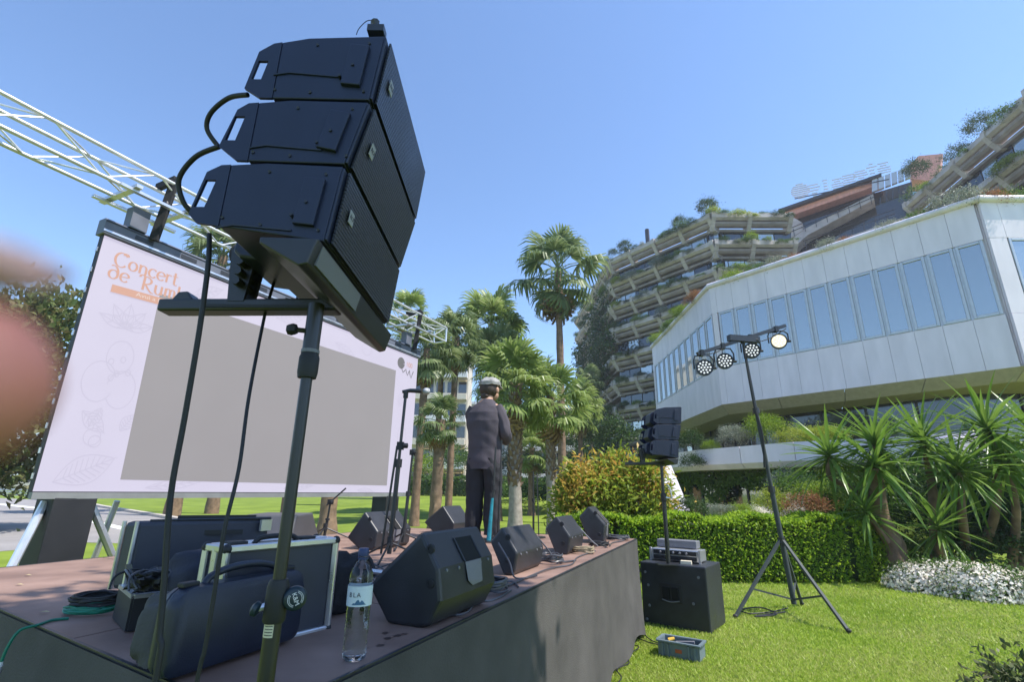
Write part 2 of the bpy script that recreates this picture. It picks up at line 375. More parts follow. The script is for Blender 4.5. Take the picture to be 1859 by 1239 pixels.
palm('tallest palm, slender bare trunk and crown high against the sky',1013,484,26,2.75,.22,27,seed=1,dead=9,hang=-70)
palm('stout palm right behind the person, rough brown boots on upper trunk',936,700,18,1.65,.24,40,True,(.30,.99),4,2,hang=-40)
palm('palm with shaggy brown trunk just left of the tallest slender trunk',999,722,19,1.5,.17,34,True,(.36,.99),4,3,hang=-40)
palm('slim palm whose thin trunk stands just left of the person',830,612,24,1.55,.17,34,seed=4,dead=6)
palm('slim palm whose pale trunk is nearest the screen edge on its right',774,632,22,1.6,.19,34,seed=5,dead=6)
palm('short thick palm between the two slim trunks right of the screen',798,760,17,.95,.21,26,seed=6,dead=6)
palm('palm with crown level with the truss end, behind the short thick palm',803,622,29,1.6,.2,34,seed=7,dead=6)
palm('tall full palm with the large crown above the cap of the person',893,588,30,2.35,.24,46,True,None,4,8,hang=-62)
palm('full palm with lower crown behind the head of the person',908,655,27,2.0,.22,40,seed=9,dead=4,hang=-62)
palm('small light green palm standing between the two brown booted trunks',966,812,30,1.5,.2,34,True,None,2,10,hang=-50)
palm('palm with drooping crown right of the tallest trunk, before the apartments',1052,735,30,1.7,.17,34,True,None,4,11,hang=-55)
palm('dark distant palm beside the left edge of the terraced building',1071,690,50,1.6,.2,26,seed=12,dead=2)
palm('palm whose crown shows above the screen rail under the loudspeakers',405,462,27,2.3,.33,34,seed=13,dead=4)
palm('pale palm trunk under the screen, left of the black speaker pole',448,560,30,1.5,.3,22,seed=14,dead=2)
palm('pale palm trunk under the screen with crown showing over its rail',566,600,17.5,1.1,.25,26,True,None,2,15)
palm('thickest pale palm trunk under the right part of the screen',636,598,14.8,.95,.25,26,True,None,2,16)
palm('palm with crown behind the right end of the truss',742,566,23,1.3,.18,30,True,None,3,17)
# ---------------------------------------------------------------- shrubs, hedges, trees
def shrub_mesh(n,rad,clumps,csize,leaf,asp=.45,flat=True,up=.4,shell=.5):
    V,F_=clump_cloud(n,(0,0,0),rad,clumps,csize,leaf,asp,up,shell,flat); return fastmesh('foliage',V,F_)
def hedge(name,label,path,w,h,n,leaf,mat,z0=0.,group=None):
    P=[Vector((p[0],p[1],0)) for p in path]; L_=[(b-a).length for a,b in zip(P,P[1:])]; tot=sum(L_); Vs=[]; core=MB()
    t=thing(name,label,'hedge',P[len(P)//2]+Vector((0,0,z0)),0,group)
    for a,b in zip(P,P[1:]): core.beam(a+Vector((0,0,z0+h*.46)),b+Vector((0,0,z0+h*.46)),w*.62,h*.8)
    core.build('branches',mk('hedge_core',(.04,.07,.015),.95),t)
    for a,b,l in zip(P,P[1:],L_):
        k=int(n*l/tot); d=(b-a).normalized(); s=Vector((d.y,-d.x,0)); u=RNG.random(k)
        side=RNG.random(k); hh=RNG.random(k); lump=.08*np.sin(u*l*5)+.07*np.sin(u*l*2.3+.7)+.05*np.sin(u*l*13+2)+.04*np.sin(hh*9+u*l*3)
        top=side<.38; front=(side>=.38)&(side<.85)
        o=np.where(top,(RNG.random(k)*2-1)*w*.5,np.where(front,w*.5+lump*.6,-w*.5))+RNG.normal(0,.02,k)
        z=np.where(top,h+lump*.5+RNG.normal(0,.018,k),hh*h)
        c=np.array(a)[None]+np.array(d)[None]*(u*l)[:,None]+np.array(s)[None]*o[:,None]; c[:,2]=z+z0
        out=np.where(top[:,None],np.array([0,0,1.])[None],np.where(front[:,None],np.array(s)[None],-np.array(s)[None]))
        A=rnd_dirs(k,.3)*.8+out*.6; Nn=rnd_dirs(k,.5)*.6+out*.5+np.array([.35,-.1,.6]); L2=leaf*(.55+.9*RNG.random(k)**1.5)
        Vs.append(leafmesh(c,A,Nn,L2,L2*.55))
    V,F_=cat_mesh(Vs); V=V-np.array(t.location); link('foliage',fastmesh('foliage',V,F_),mat,t); return t
hedge('hedge','long clipped bright green hedge at the back of the lawn',[(6.9,10.2),(6.0,9.85),(4.8,9.75),(3.4,9.72),(1.9,9.7),(.9,9.9)],.75,1.0,78000,.062,G_hedge)
hedge('hedge','low far hedge behind the palms at the road edge',[aty(1000,900,46)[:2],aty(845,900,46)[:2],aty(700,900,46)[:2],aty(560,900,48)[:2]],1.6,1.45,9000,.28,G_mid,.95)
def bush(name,label,cat,px,py,depth,rx,rz,mesh,mat,group=None,z=None,ry=None,rot=None):
    p=aty(px,py,depth); p.z=(p.z if z is None else z)
    o=link(name,mesh if mesh.materials and mesh.materials[0]==mat else mesh.copy(),None,None,p,(0,0,RNG.random()*6.28 if rot is None else rot),(rx,ry or rx,rz))
    if not o.data.materials: o.data.materials.append(mat)
    elif o.data.materials[0]!=mat: o.data.materials[0]=mat
    tag(o,label,cat,group); return o
SH=[shrub_mesh(2600,(1,1,1),55,.35,.11) for _ in range(4)]
SHF=[shrub_mesh(5200,(1,1,1),90,.28,.075) for _ in range(2)]
_mm={}
def sh(mat,fine=False,i=None):
    i=RNG.integers(0,2 if fine else 4) if i is None else i; k=(mat.name,fine,int(i))
    if k not in _mm:
        me=(SHF if fine else SH)[int(i)].copy(); me.materials.clear(); me.materials.append(mat); _mm[k]=me
    return _mm[k]
# photinia and cactus behind the far stage corner
c=aty(1116,900,10.6); t=thing('photinia_bush','large bush with orange young leaves behind the last floor monitor','bush',(c.x,c.y,0))
for (dx,dz,rx,rz,nn) in((-.52,1.35,.62,.62,3600),(.35,1.42,.68,.75,4200),(-.1,.85,.95,.7,4500)):
    V,F_=clump_cloud(nn,(dx,RNG.normal()*.1,dz),(rx,.7,rz),40,.3,.15,.3,.2,.45); link('foliage',fastmesh('foliage',V,F_),G_yel,t)
for (dx,dz,rx,rz) in((-.52,1.72,.55,.3),(.35,1.85,.6,.36),(.75,1.35,.3,.35),(-.85,1.3,.25,.3)):
    V,F_=clump_cloud(750,(dx,-.05,dz),(rx,.6,rz),26,.24,.14,.3,.8,.4); link('young_leaves',fastmesh('young_leaves',V,F_),G_oran,t)
for i in range(9):
    a=RNG.random()*6.28; MB().tube([c+Vector((math.cos(a)*.15,math.sin(a)*.1,-c.z)),c+Vector((math.cos(a)*.5,math.sin(a)*.3,.7-c.z)),c+Vector((math.cos(a)*.8,math.sin(a)*.4,1.4-c.z))],[.03,.022,.012],5).build('stem',M_trunk,t)
M_cact=mk('cactus_skin',(.14,.2,.08),.6,var=.2,scale=9)
c=aty(1185,940,10.0); t=thing('cactus','pale green columnar cactus at the left end of the long hedge','cactus',(c.x,c.y,0))
for i in range(9):
    x=c.x+RNG.uniform(-.22,.16); y=c.y+RNG.uniform(-.15,.15); h=RNG.uniform(.9,1.75); k=RNG.uniform(-.1,.18)
    MB().tube([(x,y,0),(x+k*.3,y,h*.4),(x+k,y,h*.8),(x+k*1.2,y,h)],[.035,.045,.042,.012],6).build('column',M_cact,t,smooth=True)
# left magnolia
c=aty(30,700,17); t=thing('magnolia_tree','large leafy tree at the far left beside the screen','tree',(c.x,c.y,0))
V,F_=clump_cloud(15000,(0,0,c.z+.0),(3.0,2.6,3.3),150,.75,.3,.42,.3,.55); link('crown',fastmesh('crown',V,F_),G_mag,t)
MB().tube([(c.x,c.y,0),(c.x+.1,c.y,2),(c.x-.1,c.y,c.z)],[.28,.22,.12],8).build('trunk',M_trunk,t,smooth=True)
for i in range(7):
    a=i*.9; MB().tube([(c.x,c.y,1.6+i*.15),(c.x+math.cos(a)*1.1,c.y+math.sin(a)*.9,2.4+i*.2),(c.x+math.cos(a)*2.1,c.y+math.sin(a)*1.7,3.1+i*.25)],[.09,.06,.025],6).build('branch',M_trunk,t)
c=aty(-30,640,26); t=thing('broadleaf_tree','round tree behind the magnolia at the left edge','tree',(c.x,c.y,0))
V,F_=clump_cloud(6000,(0,0,c.z-.8),(4,3,3.2),80,1.,.4,.45,.3,.5); link('crown',fastmesh('crown',V,F_),G_mid,t)
MB().tube([(c.x,c.y,0),(c.x,c.y,c.z-1)],[.3,.2],8).build('trunk',M_trunk,t)
# the shade tree that stands right of the photographer, out of the frame; its shade lies over the cases
t=thing('shade_tree','broad shade tree standing on the lawn right of the loudspeaker pole','tree',(4.6,-2.4,0))
MB().tube([(4.6,-2.4,0),(4.4,-2.1,2.5),(3.4,-1.0,4.8),(2.6,-.2,6.2)],[.22,.18,.13,.07],8).build('trunk',M_trunk,t,smooth=True)
for (x,y,z,rx,ry,rz,nn) in SHADE if 'SHADE' in globals() else ((2.55,.75,6.6,1.45,1.15,.85,9500),(4.7,-2.1,6.6,1.6,1.5,1.1,5200),(2.3,2.2,7.0,.6,.5,.4,1500)):
    V,F_=clump_cloud(nn,(x-4.6,y+2.4,z),(rx,ry,rz),60,.5,.2,.5,.3,.2); link('crown',fastmesh('crown',V,F_),G_mid,t)
MB().tube([(4.3,-1.9,2.8),(3.9,-1.6,4.6),(3.4,-1.3,6.4)],[.12,.09,.04],6).build('branch',M_trunk,t)
# ================================================================ BUILDINGS
# ---- white clad pavilion
wb=thing('white_office_building','white panelled office block with a band of tall blue windows, right','building',(14,22,0))
A=aty(1287,520,23.8); A.z=0; B=atz(1775,362,11.79); B.z=0; Lf=Vector((10.32,35.1,0)); Cx=Vector((B.x+9,B.y-.25,0))
ZB,ZT,WB,WT=5.6,11.79,7.42,10.25
def facade(P0,P1,nwin,start,pitch,ww,tone):
    d=(P1-P0); L_=d.length; d.normalize(); n=Vector((d.y,-d.x,0))      # outward = right of travel
    rz=math.atan2(d.y,d.x)
    def bx(name,s0,s1,z0,z1,off,th,mat,par=wb):
        j=random.uniform(-.0045,.0045) if name=='panel' else 0
        c=P0+d*((s0+s1)/2)+n*(off-th/2+j*.5)+Vector((0,0,(z0+z1)/2))
        return MB().box(c,(s1-s0,th,z1-z0),rz+j).build(name,mat,par)
    bx('wall',.0,L_-.0,ZB+.02,ZT-.06,-.14,.22,M_white)
    edges=[0]+[start+pitch*i for i in range(nwin+1)]+([L_] if start+pitch*nwin<L_-.25 else [])
    if len(edges)>1 and start<.2: edges.pop(1)
    for a,b in zip(edges,edges[1:]):
        bx('panel',a+.005,b-.005,WT,ZT-.05,0,.1,M_white); bx('panel',a+.005,b-.005,ZB,WB,0,.1,M_white)
    bx('panel',.01,start-.02,WB+.01,WT-.01,0,.1,M_white)
    e=start+pitch*nwin
    if e<L_-.3: bx('panel',e+.02,L_-.01,WB+.01,WT-.01,0,.1,M_white)
    for i in range(nwin):
        a=start+pitch*i+(pitch-ww)/2; b=a+ww
        f=MB(); 
        for (s0,s1,z0,z1) in((a-.05,a+.045,WB+.012,WT-.012),(b-.045,b+.05,WB+.012,WT-.012),(a+.045,b-.045,WB+.012,WB+.13),(a+.045,b-.045,WT-.12,WT-.012)):
            f.box(P0+d*((s0+s1)/2)+n*(.012-.06)+Vector((0,0,(z0+z1)/2)),(s1-s0,.12,z1-z0),rz)
        w=f.build('window',M_bframe,wb,bevel=.012,seg=1)
        c=P0+d*((a+b)/2)+n*(-.035)+Vector((0,0,(WB+WT)/2)); jig=random.uniform(-.006,.006)
        MB().box(c,(ww-.1,.02,WT-WB-.26),rz+jig).build('pane',M_glassb,w)
        if i<nwin-1:
            bx('mullion',b+.055,a+pitch-.055,WB+.012,WT-.012,-.04,.05,M_bframe)
    MB().tube([P0-d*.06+n*.02+Vector((0,0,ZT)),P1+d*.06+n*.02+Vector((0,0,ZT))],.13,14).build('coping',M_white,wb,smooth=True)
facade(Lf,A,10,.3,1.1,.86,0); facade(A,B,12,.3,.838,.66,1); facade(B,Cx,1,.62,1.1,.95,2)
# roof, soffit and recessed lower storey
ring=[Lf,A,B,Cx,Cx+Vector((0,14,0)),Vector((12,36,0))]
rc_=Vector((18,27,0)); mb=MB(); vs=[p+(rc_-p).normalized()*.5+Vector((0,0,ZT-.2)) for p in ring]; mb.prism([v-Vector((0,0,.3)) for v in vs],(0,0,.25)); mb.build('roof_slab',M_conc,wb)
def inset(P,k):                              # pull towards the inside of the block
    c=Vector((18,30,0)); return [p+(c-p).normalized()*k for p in P]
r0=[Lf,A,B,Cx]; r1=inset(r0,.55); r2=inset(r0,2.3)
mb=MB()
for i in range(3):
    a0,b0=r0[i]+Vector((0,0,ZB)),r0[i+1]+Vector((0,0,ZB)); a1,b1=r1[i]+Vector((0,0,ZB-.42)),r1[i+1]+Vector((0,0,ZB-.42)); a2,b2=r2[i]+Vector((0,0,ZB-.5)),r2[i+1]+Vector((0,0,ZB-.5))
    n=max(1,int((b0-a0).length/2.2))
    for k in range(n):
        u,v=(k+.005)/n,(k+.995)/n
        MB().add([a0.lerp(b0,u),a0.lerp(b0,v),a1.lerp(b1,v),a1.lerp(b1,u),a2.lerp(b2,v),a2.lerp(b2,u),a0.lerp(b0,u)+Vector((0,0,.12))+(a2-a0)*.06,a0.lerp(b0,v)+Vector((0,0,.12))+(b2-b0)*.06],[(0,1,2,3),(3,2,4,5),(0,6,7,1),(6,5,4,7),(0,3,5,6),(1,7,4,2)]).build('soffit_panel',M_soffit,wb)
    d=(b2-a2).normalized(); m=max(2,int((b2-a2).length/1.5))
    for k in range(m):
        p,q=a2.lerp(b2,k/m),a2.lerp(b2,(k+1)/m); c=(p+q)/2; rz=math.atan2(d.y,d.x)
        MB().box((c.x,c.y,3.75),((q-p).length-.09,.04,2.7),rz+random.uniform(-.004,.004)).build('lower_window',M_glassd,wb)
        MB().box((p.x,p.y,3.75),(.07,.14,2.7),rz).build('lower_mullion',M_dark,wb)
# ---- planted terrace below: concrete planter beams with cantilever ends, ivy and the ground-floor glass
tb=thing('terrace_planter','long white concrete planter beam hanging over the garden storey','planter',(10,18,0))
ZP=3.0; pl=[atz(1190,828,ZP),atz(1262,818,ZP),atz(1440,803,ZP),atz(1580,797,ZP),atz(1900,775,ZP)]
for a,b in zip(pl,pl[1:]):
    d=(b-a).normalized(); n=Vector((d.y,-d.x,0)); L_=(b-a).length; m=max(1,round(L_/2.4))
    for k in range(m):
        p,q=a+d*(L_*k/m+.012),a+d*(L_*(k+1)/m-.012)
        poly=[p,p-Vector((0,0,.55)),p-n*.18-Vector((0,0,.72)),p-n*1.1-Vector((0,0,.72)),p-n*1.1-Vector((0,0,.1)),p-n*.16-Vector((0,0,.1)),p-n*.16]
        MB().prism(poly,q-p).build('beam_segment',M_white,tb)
        MB().box((p+q)/2-n*.62-Vector((0,0,.07)),((q-p).length,.86,.05),math.atan2(d.y,d.x)).build('soil',M_sand,tb)
for px,pz in((1246,850),(1440,835),(1730,812)):
    p=atz(px,pz,ZP-.35); MB().prism([p+Vector((-.36,-.5,.2)),p+Vector((.36,-.5,.2)),p+Vector((.36,-.5,-.35)),p+Vector((.1,-.5,-.5)),p+Vector((-.36,-.5,-.35))],(.5,2.6,-.1)).build('cantilever',M_white,tb,bevel=.03)
gw=thing('garden_storey','glazed ground floor behind the hedge under the planter beam','building',(9,19.5,0))
gp=[atz(1200,900,2.2)+Vector((0,2.2,0)),atz(1262,890,2.2)+Vector((.4,1.8,0)),atz(1440,880,2.2)+Vector((.6,1.4,0)),atz(1900,850,2.2)+Vector((1,2,0))]
gp=[Vector((p.x,p.y,0)) for p in(pl[0]+Vector((.7,1.6,0)),pl[1]+Vector((.7,1.5,0)),pl[2]+Vector((.8,1.2,0)),pl[3]+Vector((.8,1.2,0)),pl[4]+Vector((.8,1.4,0)))]
for a,b in zip(gp,gp[1:]):
    d=(b-a).normalized(); L_=(b-a).length; m=max(1,round(L_/1.15)); rz=math.atan2(d.y,d.x)
    for k in range(m):
        p=a+d*(L_*(k+.5)/m); MB().box((p.x,p.y,1.15),(L_/m-.07,.04,2.0),rz+random.uniform(-.006,.006)).build('window',mkmirror('garden_glass',(.7,.72,.6),(.02,.025,.015),.4,.03,.05),gw)
        q=a+d*(L_*k/m); MB().box((q.x,q.y,1.15),(.07,.12,2.0),rz).build('mullion',M_dark,gw)
    c=(a+b)/2; MB().box((c.x,c.y,2.24),(L_,.3,.16),rz).build('lintel',M_soffit,gw); MB().box((c.x,c.y+.15,2.7),(L_,.2,.75),rz).build('wall',M_concd,gw)
# ivy under the beam
Vs=[]
for a,b in zip(gp,gp[1:]):
    L_=(b-a).length; k=int(900*L_); u=RNG.random(k); d=np.array((b-a).normalized()); n=np.array([d[1],-d[0],0])
    drop=(.25+.45*np.sin(u*L_*1.7)**2+.5*np.sin(u*L_*.6+1)**2)
    P=np.array(a)[None]+d*(u*L_)[:,None]+n*(.28+.18*RNG.random(k))[:,None]; P[:,2]=2.65-RNG.random(k)**.7*drop*1.3
    Vs.append(leafmesh(P,rnd_dirs(k,-.8),rnd_dirs(k)*.6+n,.12*(.6+.8*RNG.random(k)),.07))
V,F_=cat_mesh(Vs); o=link('ivy',fastmesh('ivy',V-np.array([9,17,2]),F_),mkleaf('ivy_leaves',[(.05,.11,.015),(.1,.18,.025),(.16,.25,.04)],.35),None,(9,17,2)); tag(o,'dark ivy curtain hanging under the white planter beam','ivy')
# white slanted pillar at the left end of the garden storey
p0=atz(1222,925,1.0)
p0=aty(1222,928,17); p1=aty(1205,845,17.6); MB().prism([p0+Vector((-.45,0,0)),p0+Vector((.55,0,0)),p1+Vector((.25,0,0)),p1+Vector((-.6,0,0))],(0,.8,0)).build('pillar',M_white,None)
tag([o for o in COL.objects if o.name.startswith('pillar')][-1],'white slanted concrete pillar left of the garden windows','pillar')
p=aty(1300,945,15); MB().box(p-Vector((.8,0,.3)),(3.2,.3,.7),-.12).build('garden_wall',M_conc)
tag([o for o in COL.objects if o.name.startswith('garden_wall')][-1],'low grey garden wall just behind the long hedge','wall')
# plants on and under the terrace
PB='shrubs in the terrace planter'
bush('shrub','silvery grey shrub in the white planter left of the lighting mast','shrub',1330,800,17.9,.62,.55,sh(G_grey,True),G_grey,PB)
bush('shrub','fresh green shrub in the white planter right behind the lighting mast','shrub',1385,790,17.5,.75,.75,sh(G_mid,True),G_lime,PB)
bush('shrub','small lime tuft at the left end of the white planter','shrub',1292,815,18.2,.35,.3,sh(G_lime,True),G_lime,PB)
bush('shrub','straw coloured shrub in the white planter right of the lighting mast','shrub',1452,803,16.9,.85,.5,sh(G_grey,True),G_yel,PB)
bush('shrub','dark shrub above the far subwoofer cabinets at the planter end','shrub',1255,810,18.8,.55,.5,sh(G_dark),G_dark,PB)
bush('shrub','yellow green shrub in the planter left of the yuccas','shrub',1505,795,16.5,.6,.4,sh(G_yel,True),G_yel,PB)
bush('shrub','trailing dark plant hanging from the planter corner by the speaker stack','shrub',1255,845,18.3,.45,.35,sh(G_dark),G_dark,PB)
GB='garden shrubs behind the long hedge'
for px,py,dp,rx,rz,m,l in((1450,905,14,.75,.65,G_mid,'round mid green shrub behind the hedge right of the lighting mast'),(1490,915,13,.65,.55,G_lime,'lime shrub behind the hedge just left of the yucca trunks'),
  (1462,925,12.5,.5,.35,G_red,'russet shrub behind the hedge between two green ones'),(1400,925,13.5,.4,.5,G_yel,'yellow green shrub behind the hedge, left of the lighting mast'),
  (1345,938,13,.45,.3,G_lime,'small lime shrub behind the hedge between silver and white plants'),(1315,935,13,.35,.25,G_grey,'silver leaved plant behind the hedge'),
  (1250,930,14,.6,.35,G_dark,'dark low shrub behind the speaker pole over the hedge'),(1430,885,15.5,.6,.5,G_grey,'grey green shrub highest behind the hedge by the mast'),(1540,915,12.5,.6,.6,G_mid,'leafy shrub behind the hedge under the yucca crowns')):
    bush('shrub',l,'shrub',px,py,dp,rx,rz,sh(m,m in(G_lime,G_grey)),m,GB)
M_petal=mkleaf('white_petals',[(.66,.61,.52),(.8,.77,.68),(.74,.66,.62)],.3)
bush('flowering_shrub','small white flowering plant behind the hedge by the garden windows','shrub',1372,940,13,.35,.25,sh(M_petal,True),M_petal,GB)
# plants along the roof edge of the white block
for i,(px,py,r,m,l) in enumerate(((1615,398,.5,G_grey,'grey green bush on the white roof under the dark recess'),(1505,430,.55,G_grey,'pale bush on the white roof near its left half'),(1410,465,.6,G_grey,'pale bush on the white roof beside the second terrace'),
  (1445,455,.4,G_red,'rusty low plant on the white roof left of the pale bush'),(1535,425,.4,G_red,'rusty low plant on the white roof right of the pale bush'),(1640,392,.35,G_red,'rusty plant on the white roof right of the grey bush'),
  (1675,380,.5,G_mid,'green bush on the white roof below the right wing'),(1735,358,.8,G_grey,'widest grey green bush on the white roof corner'),(1795,352,.5,G_red,'reddish plant above the sunlit end of the white block'),(1840,350,.6,G_mid,'green bush above the sunlit end of the white block'),
  (1330,490,.55,G_lime,'lime plant on the white roof near the bend'),(1370,480,.5,G_mid,'green plant on the white roof near the bend'),(1265,528,.6,G_red,'orange tinted plant trailing at the left side of the white roof'),(1240,560,.6,G_lime,'lime plant lower on the left side of the white roof'),(1215,590,.6,G_mid,'green plant on the far left end of the white roof'),(1195,615,.55,G_lime,'lime plant at the very end of the white roof'))):
    p=onpl(px,py,A+Vector((0,0,0)),Vector((.78,.63,0)).normalized()) if 1287<px<1775 else (onpl(px,py,B,Vector((0,1,0))) if px>=1775 else onpl(px,py,A,Vector((1,0,0))))
    o=link('roof_shrub',sh(m,True),None,None,(p.x+.3,p.y+.5,ZT-.05),(0,0,i),(r*1.5,r*1.2,r*1.15)); tag(o,l,'shrub','shrubs on the roof of the white building')
# ---- terraced concrete tower with planter balconies
tw=thing('terraced_building','tall concrete terraced building with planted balcony beams on every floor','building',(22,60,0))
C0=aty(1103,473,56.3); C0.z=0; C1=Vector((20.29,45.06,0)); C2=Vector((28.69,44.85,0)); CL=C0+Vector((-1.2,23,0))
ZL=[29.2,26.1,23.15,20.2,16.8,13.8,10.75,7.65,4.7]
W0=Vector((38.64,43.06,0)); W1=Vector((36.67,29.0,0)); W2=Vector((36.2,20,0))
def terrace(P0,P1,levels,panes=True,bright=False,tag_=0):
    d=(P1-P0); L_=d.length; d.normalize(); n=Vector((d.y,-d.x,0))
    for li,z in enumerate(levels):
        e0,e1=P0+d*.06+Vector((0,0,z)),P1-d*.06+Vector((0,0,z)); jit=random.uniform(-.08,.08)
        def prof(pts,name,mat,s0=0,s1=1):
            a=e0.lerp(e1,s0); b=e0.lerp(e1,s1); MB().prism([a+n*o+Vector((0,0,h)) for o,h in pts],b-a).build(name,mat,tw)
        m=max(1,round(L_/7)); 
        for k in range(m):
            s0,s1=k/m+(.006 if k else 0),(k+1)/m-(.006 if k<m-1 else 0)
            prof([(0,0),(.06,-.5),(-.2,-.7),(-.7,-.7),(-.7,-.02)],'parapet',M_conc,s0,s1)
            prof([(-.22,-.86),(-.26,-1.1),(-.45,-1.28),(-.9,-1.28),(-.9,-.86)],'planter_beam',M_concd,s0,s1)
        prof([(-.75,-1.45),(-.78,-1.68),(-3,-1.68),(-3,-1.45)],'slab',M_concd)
        mb_=max(1,round(L_/3.6))
        for k in range(mb_+1):
            a=e0+d*(L_-.12)*k/mb_
            MB().prism([a+n*o+Vector((0,0,h)) for o,h in((.14,.04),(.16,-.5),(-.2,-1.0),(-.7,-1.75),(-1.6,-1.8),(-1.6,-1.35),(-.7,.0))],d*.42-d*.0 if k==0 else -d*.42).build('bracket',M_conc,tw)
        if panes:
            q=max(2,round(L_/1.55)); nz=(levels[li+1]+.0 if li+1<len(levels) else z-3.1); h=1.3
            for k in range(q):
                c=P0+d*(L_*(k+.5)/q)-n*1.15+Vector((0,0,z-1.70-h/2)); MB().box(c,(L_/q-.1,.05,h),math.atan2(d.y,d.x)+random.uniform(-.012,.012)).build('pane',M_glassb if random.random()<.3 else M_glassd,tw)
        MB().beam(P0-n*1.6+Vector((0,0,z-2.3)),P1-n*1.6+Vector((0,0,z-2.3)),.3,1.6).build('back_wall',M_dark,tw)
terrace(C0,C1,ZL); terrace(C1,C2,ZL); terrace(CL,C0,ZL,False)
terrace(W0,W1,[29.2,25.6,22.2]); terrace(W1,W2,[29.6,26,22.5])
core=[C0+Vector((2.8,1.5,0)),C1+Vector((1.6,3.2,0)),C2+Vector((.2,3.4,0)),Vector((33,70,0)),Vector((14,80,0))]
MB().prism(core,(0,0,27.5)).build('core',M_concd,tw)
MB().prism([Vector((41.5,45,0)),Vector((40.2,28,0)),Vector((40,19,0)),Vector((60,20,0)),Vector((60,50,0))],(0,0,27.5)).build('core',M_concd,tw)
MB().prism([C0+Vector((2.4,1.0,28.3)),C1+Vector((1.2,2.4,28.3)),C2+Vector((.2,2.4,28.3)),C2+Vector((2,9,31.5)),C1+Vector((3,9,31.5)),C0+Vector((7,5,31.5))],(0,0,.3)).build('roof',M_terra,tw)
Q0=aty(1455,400,54); Qn=Vector((.63,.777,0)).normalized(); Qd=Vector((.777,-.63,0)).normalized()
def plate(name,pts,mat,off=0,th=.3,par=tw):
    return MB().prism([onpl(px,py,Q0-Qn*off,Qn) for px,py in pts],Qn*th).build(name,mat,par)
plate('recess_glazing',[(1425,400),(1655,330),(1668,470),(1430,490)],M_glassd,-.9,.2)
plate('terrace_slab',[(1440,432),(1462,415),(1585,352),(1587,362),(1466,427),(1440,450)],M_conc,1.2,2.0)
plate('roof_fascia',[(1415,385),(1600,322),(1600,334),(1420,397)],M_terra,.6,1.5)
plate('roof_edge',[(1413,380),(1600,314),(1600,319),(1413,385)],M_dark,1.2,.6)
plate('lower_slab',[(1445,462),(1660,388),(1664,405),(1448,480)],M_conc,1.4,2.2)
for k in range(6): 
    u0,u1=k/6+.012,(k+1)/6-.012
    plate('louver_panel',[(1582+70*u0,327-25*u0),(1582+70*u1,327-25*u1),(1582+72*u1,349-28*u1),(1582+72*u0,349-28*u0)],M_bframe,1.0,.4)
plate('penthouse_roof',[(1650,300),(1668,283),(1712,279),(1700,330),(1655,325)],M_terra,-.5,3)
MB().prism([onpl(px,py,Q0,Qn)-Qn*1.25 for px,py in((1440,400),(1460,412),(1462,425),(1440,440))],Qn*2).build('corner_beam',M_conc,tw)
for k in range(8):                                             # railings in the recess
    px=1462+k*21; 
    p=onpl(px,440-k*7.2,Q0-Qn*1.3,Qn); MB().tube([p,p-Vector((0,0,.95))],.035,5).build('railing_post',M_dark,tw)
    p=onpl(1440+k*20,415-k*8.3,Q0-Qn*1.3,Qn); MB().tube([p,p-Vector((0,0,1.0))],.035,5).build('railing_post',M_dark,tw)
for (a,b) in(((1458,438),(1625,380)),((1458,446),(1625,388)),((1436,414),(1588,350)),((1436,421),(1588,357))):
    MB().tube([onpl(*a,Q0-Qn*1.3,Qn),onpl(*b,Q0-Qn*1.3,Qn)],.04,5).build('rail',M_dark,tw)
# roof sign: thin lattice letters
M_sign=mk('pale_sign_lattice',(.6,.62,.66),.5,var=.05)
sg=thing('roof_sign','pale lattice roof sign above the dark recess of the terraced building','sign',onpl(1520,350,Q0-Qn*1.0,Qn))
pa,pb=onpl(1440,345,Q0-Qn*1.0,Qn),onpl(1610,308,Q0-Qn*1.0,Qn); xd=(pb-pa).normalized()
cc=onpl(1453,347,Q0-Qn*1.0,Qn)
for k in range(8):
    z=-.95+k*.27; wv=math.sqrt(max(.05,1.05-z*z))
    MB().beam(cc+xd*-wv+Vector((0,0,z)),cc+xd*wv+Vector((0,0,z)),.08,.14).build('slat',M_sign,sg)
for i,(hh,pt) in enumerate(((1.9,(.5,.7,.5,.3,.2)),(2.0,(.25,.2,.22,.25,.5)),(1.5,(.5,.3,.6,.6,.5)),(1.5,(.6,.7,.55,.6,.6)),(1.5,(.5,.65,.7,.3,.5)),(2.0,(.2,.5,.25,.25,.45)),(1.5,(.5,.3,.6,.6,.55)))):
    p=onpl(1478+i*21,346-i*7.2,Q0-Qn*1.0,Qn)
    for k in range(5):
        w_=pt[4-k]; z=-.75+hh*k/5; MB().beam(p+xd*-w_+Vector((0,0,z)),p+xd*w_+Vector((0,0,z)),.06,.12).build('slat',M_sign,sg)
MB().tube([pa-Vector((0,0,1.25)),pb-Vector((0,0,1.25))],.07,6).build('rail',M_dark,sg)
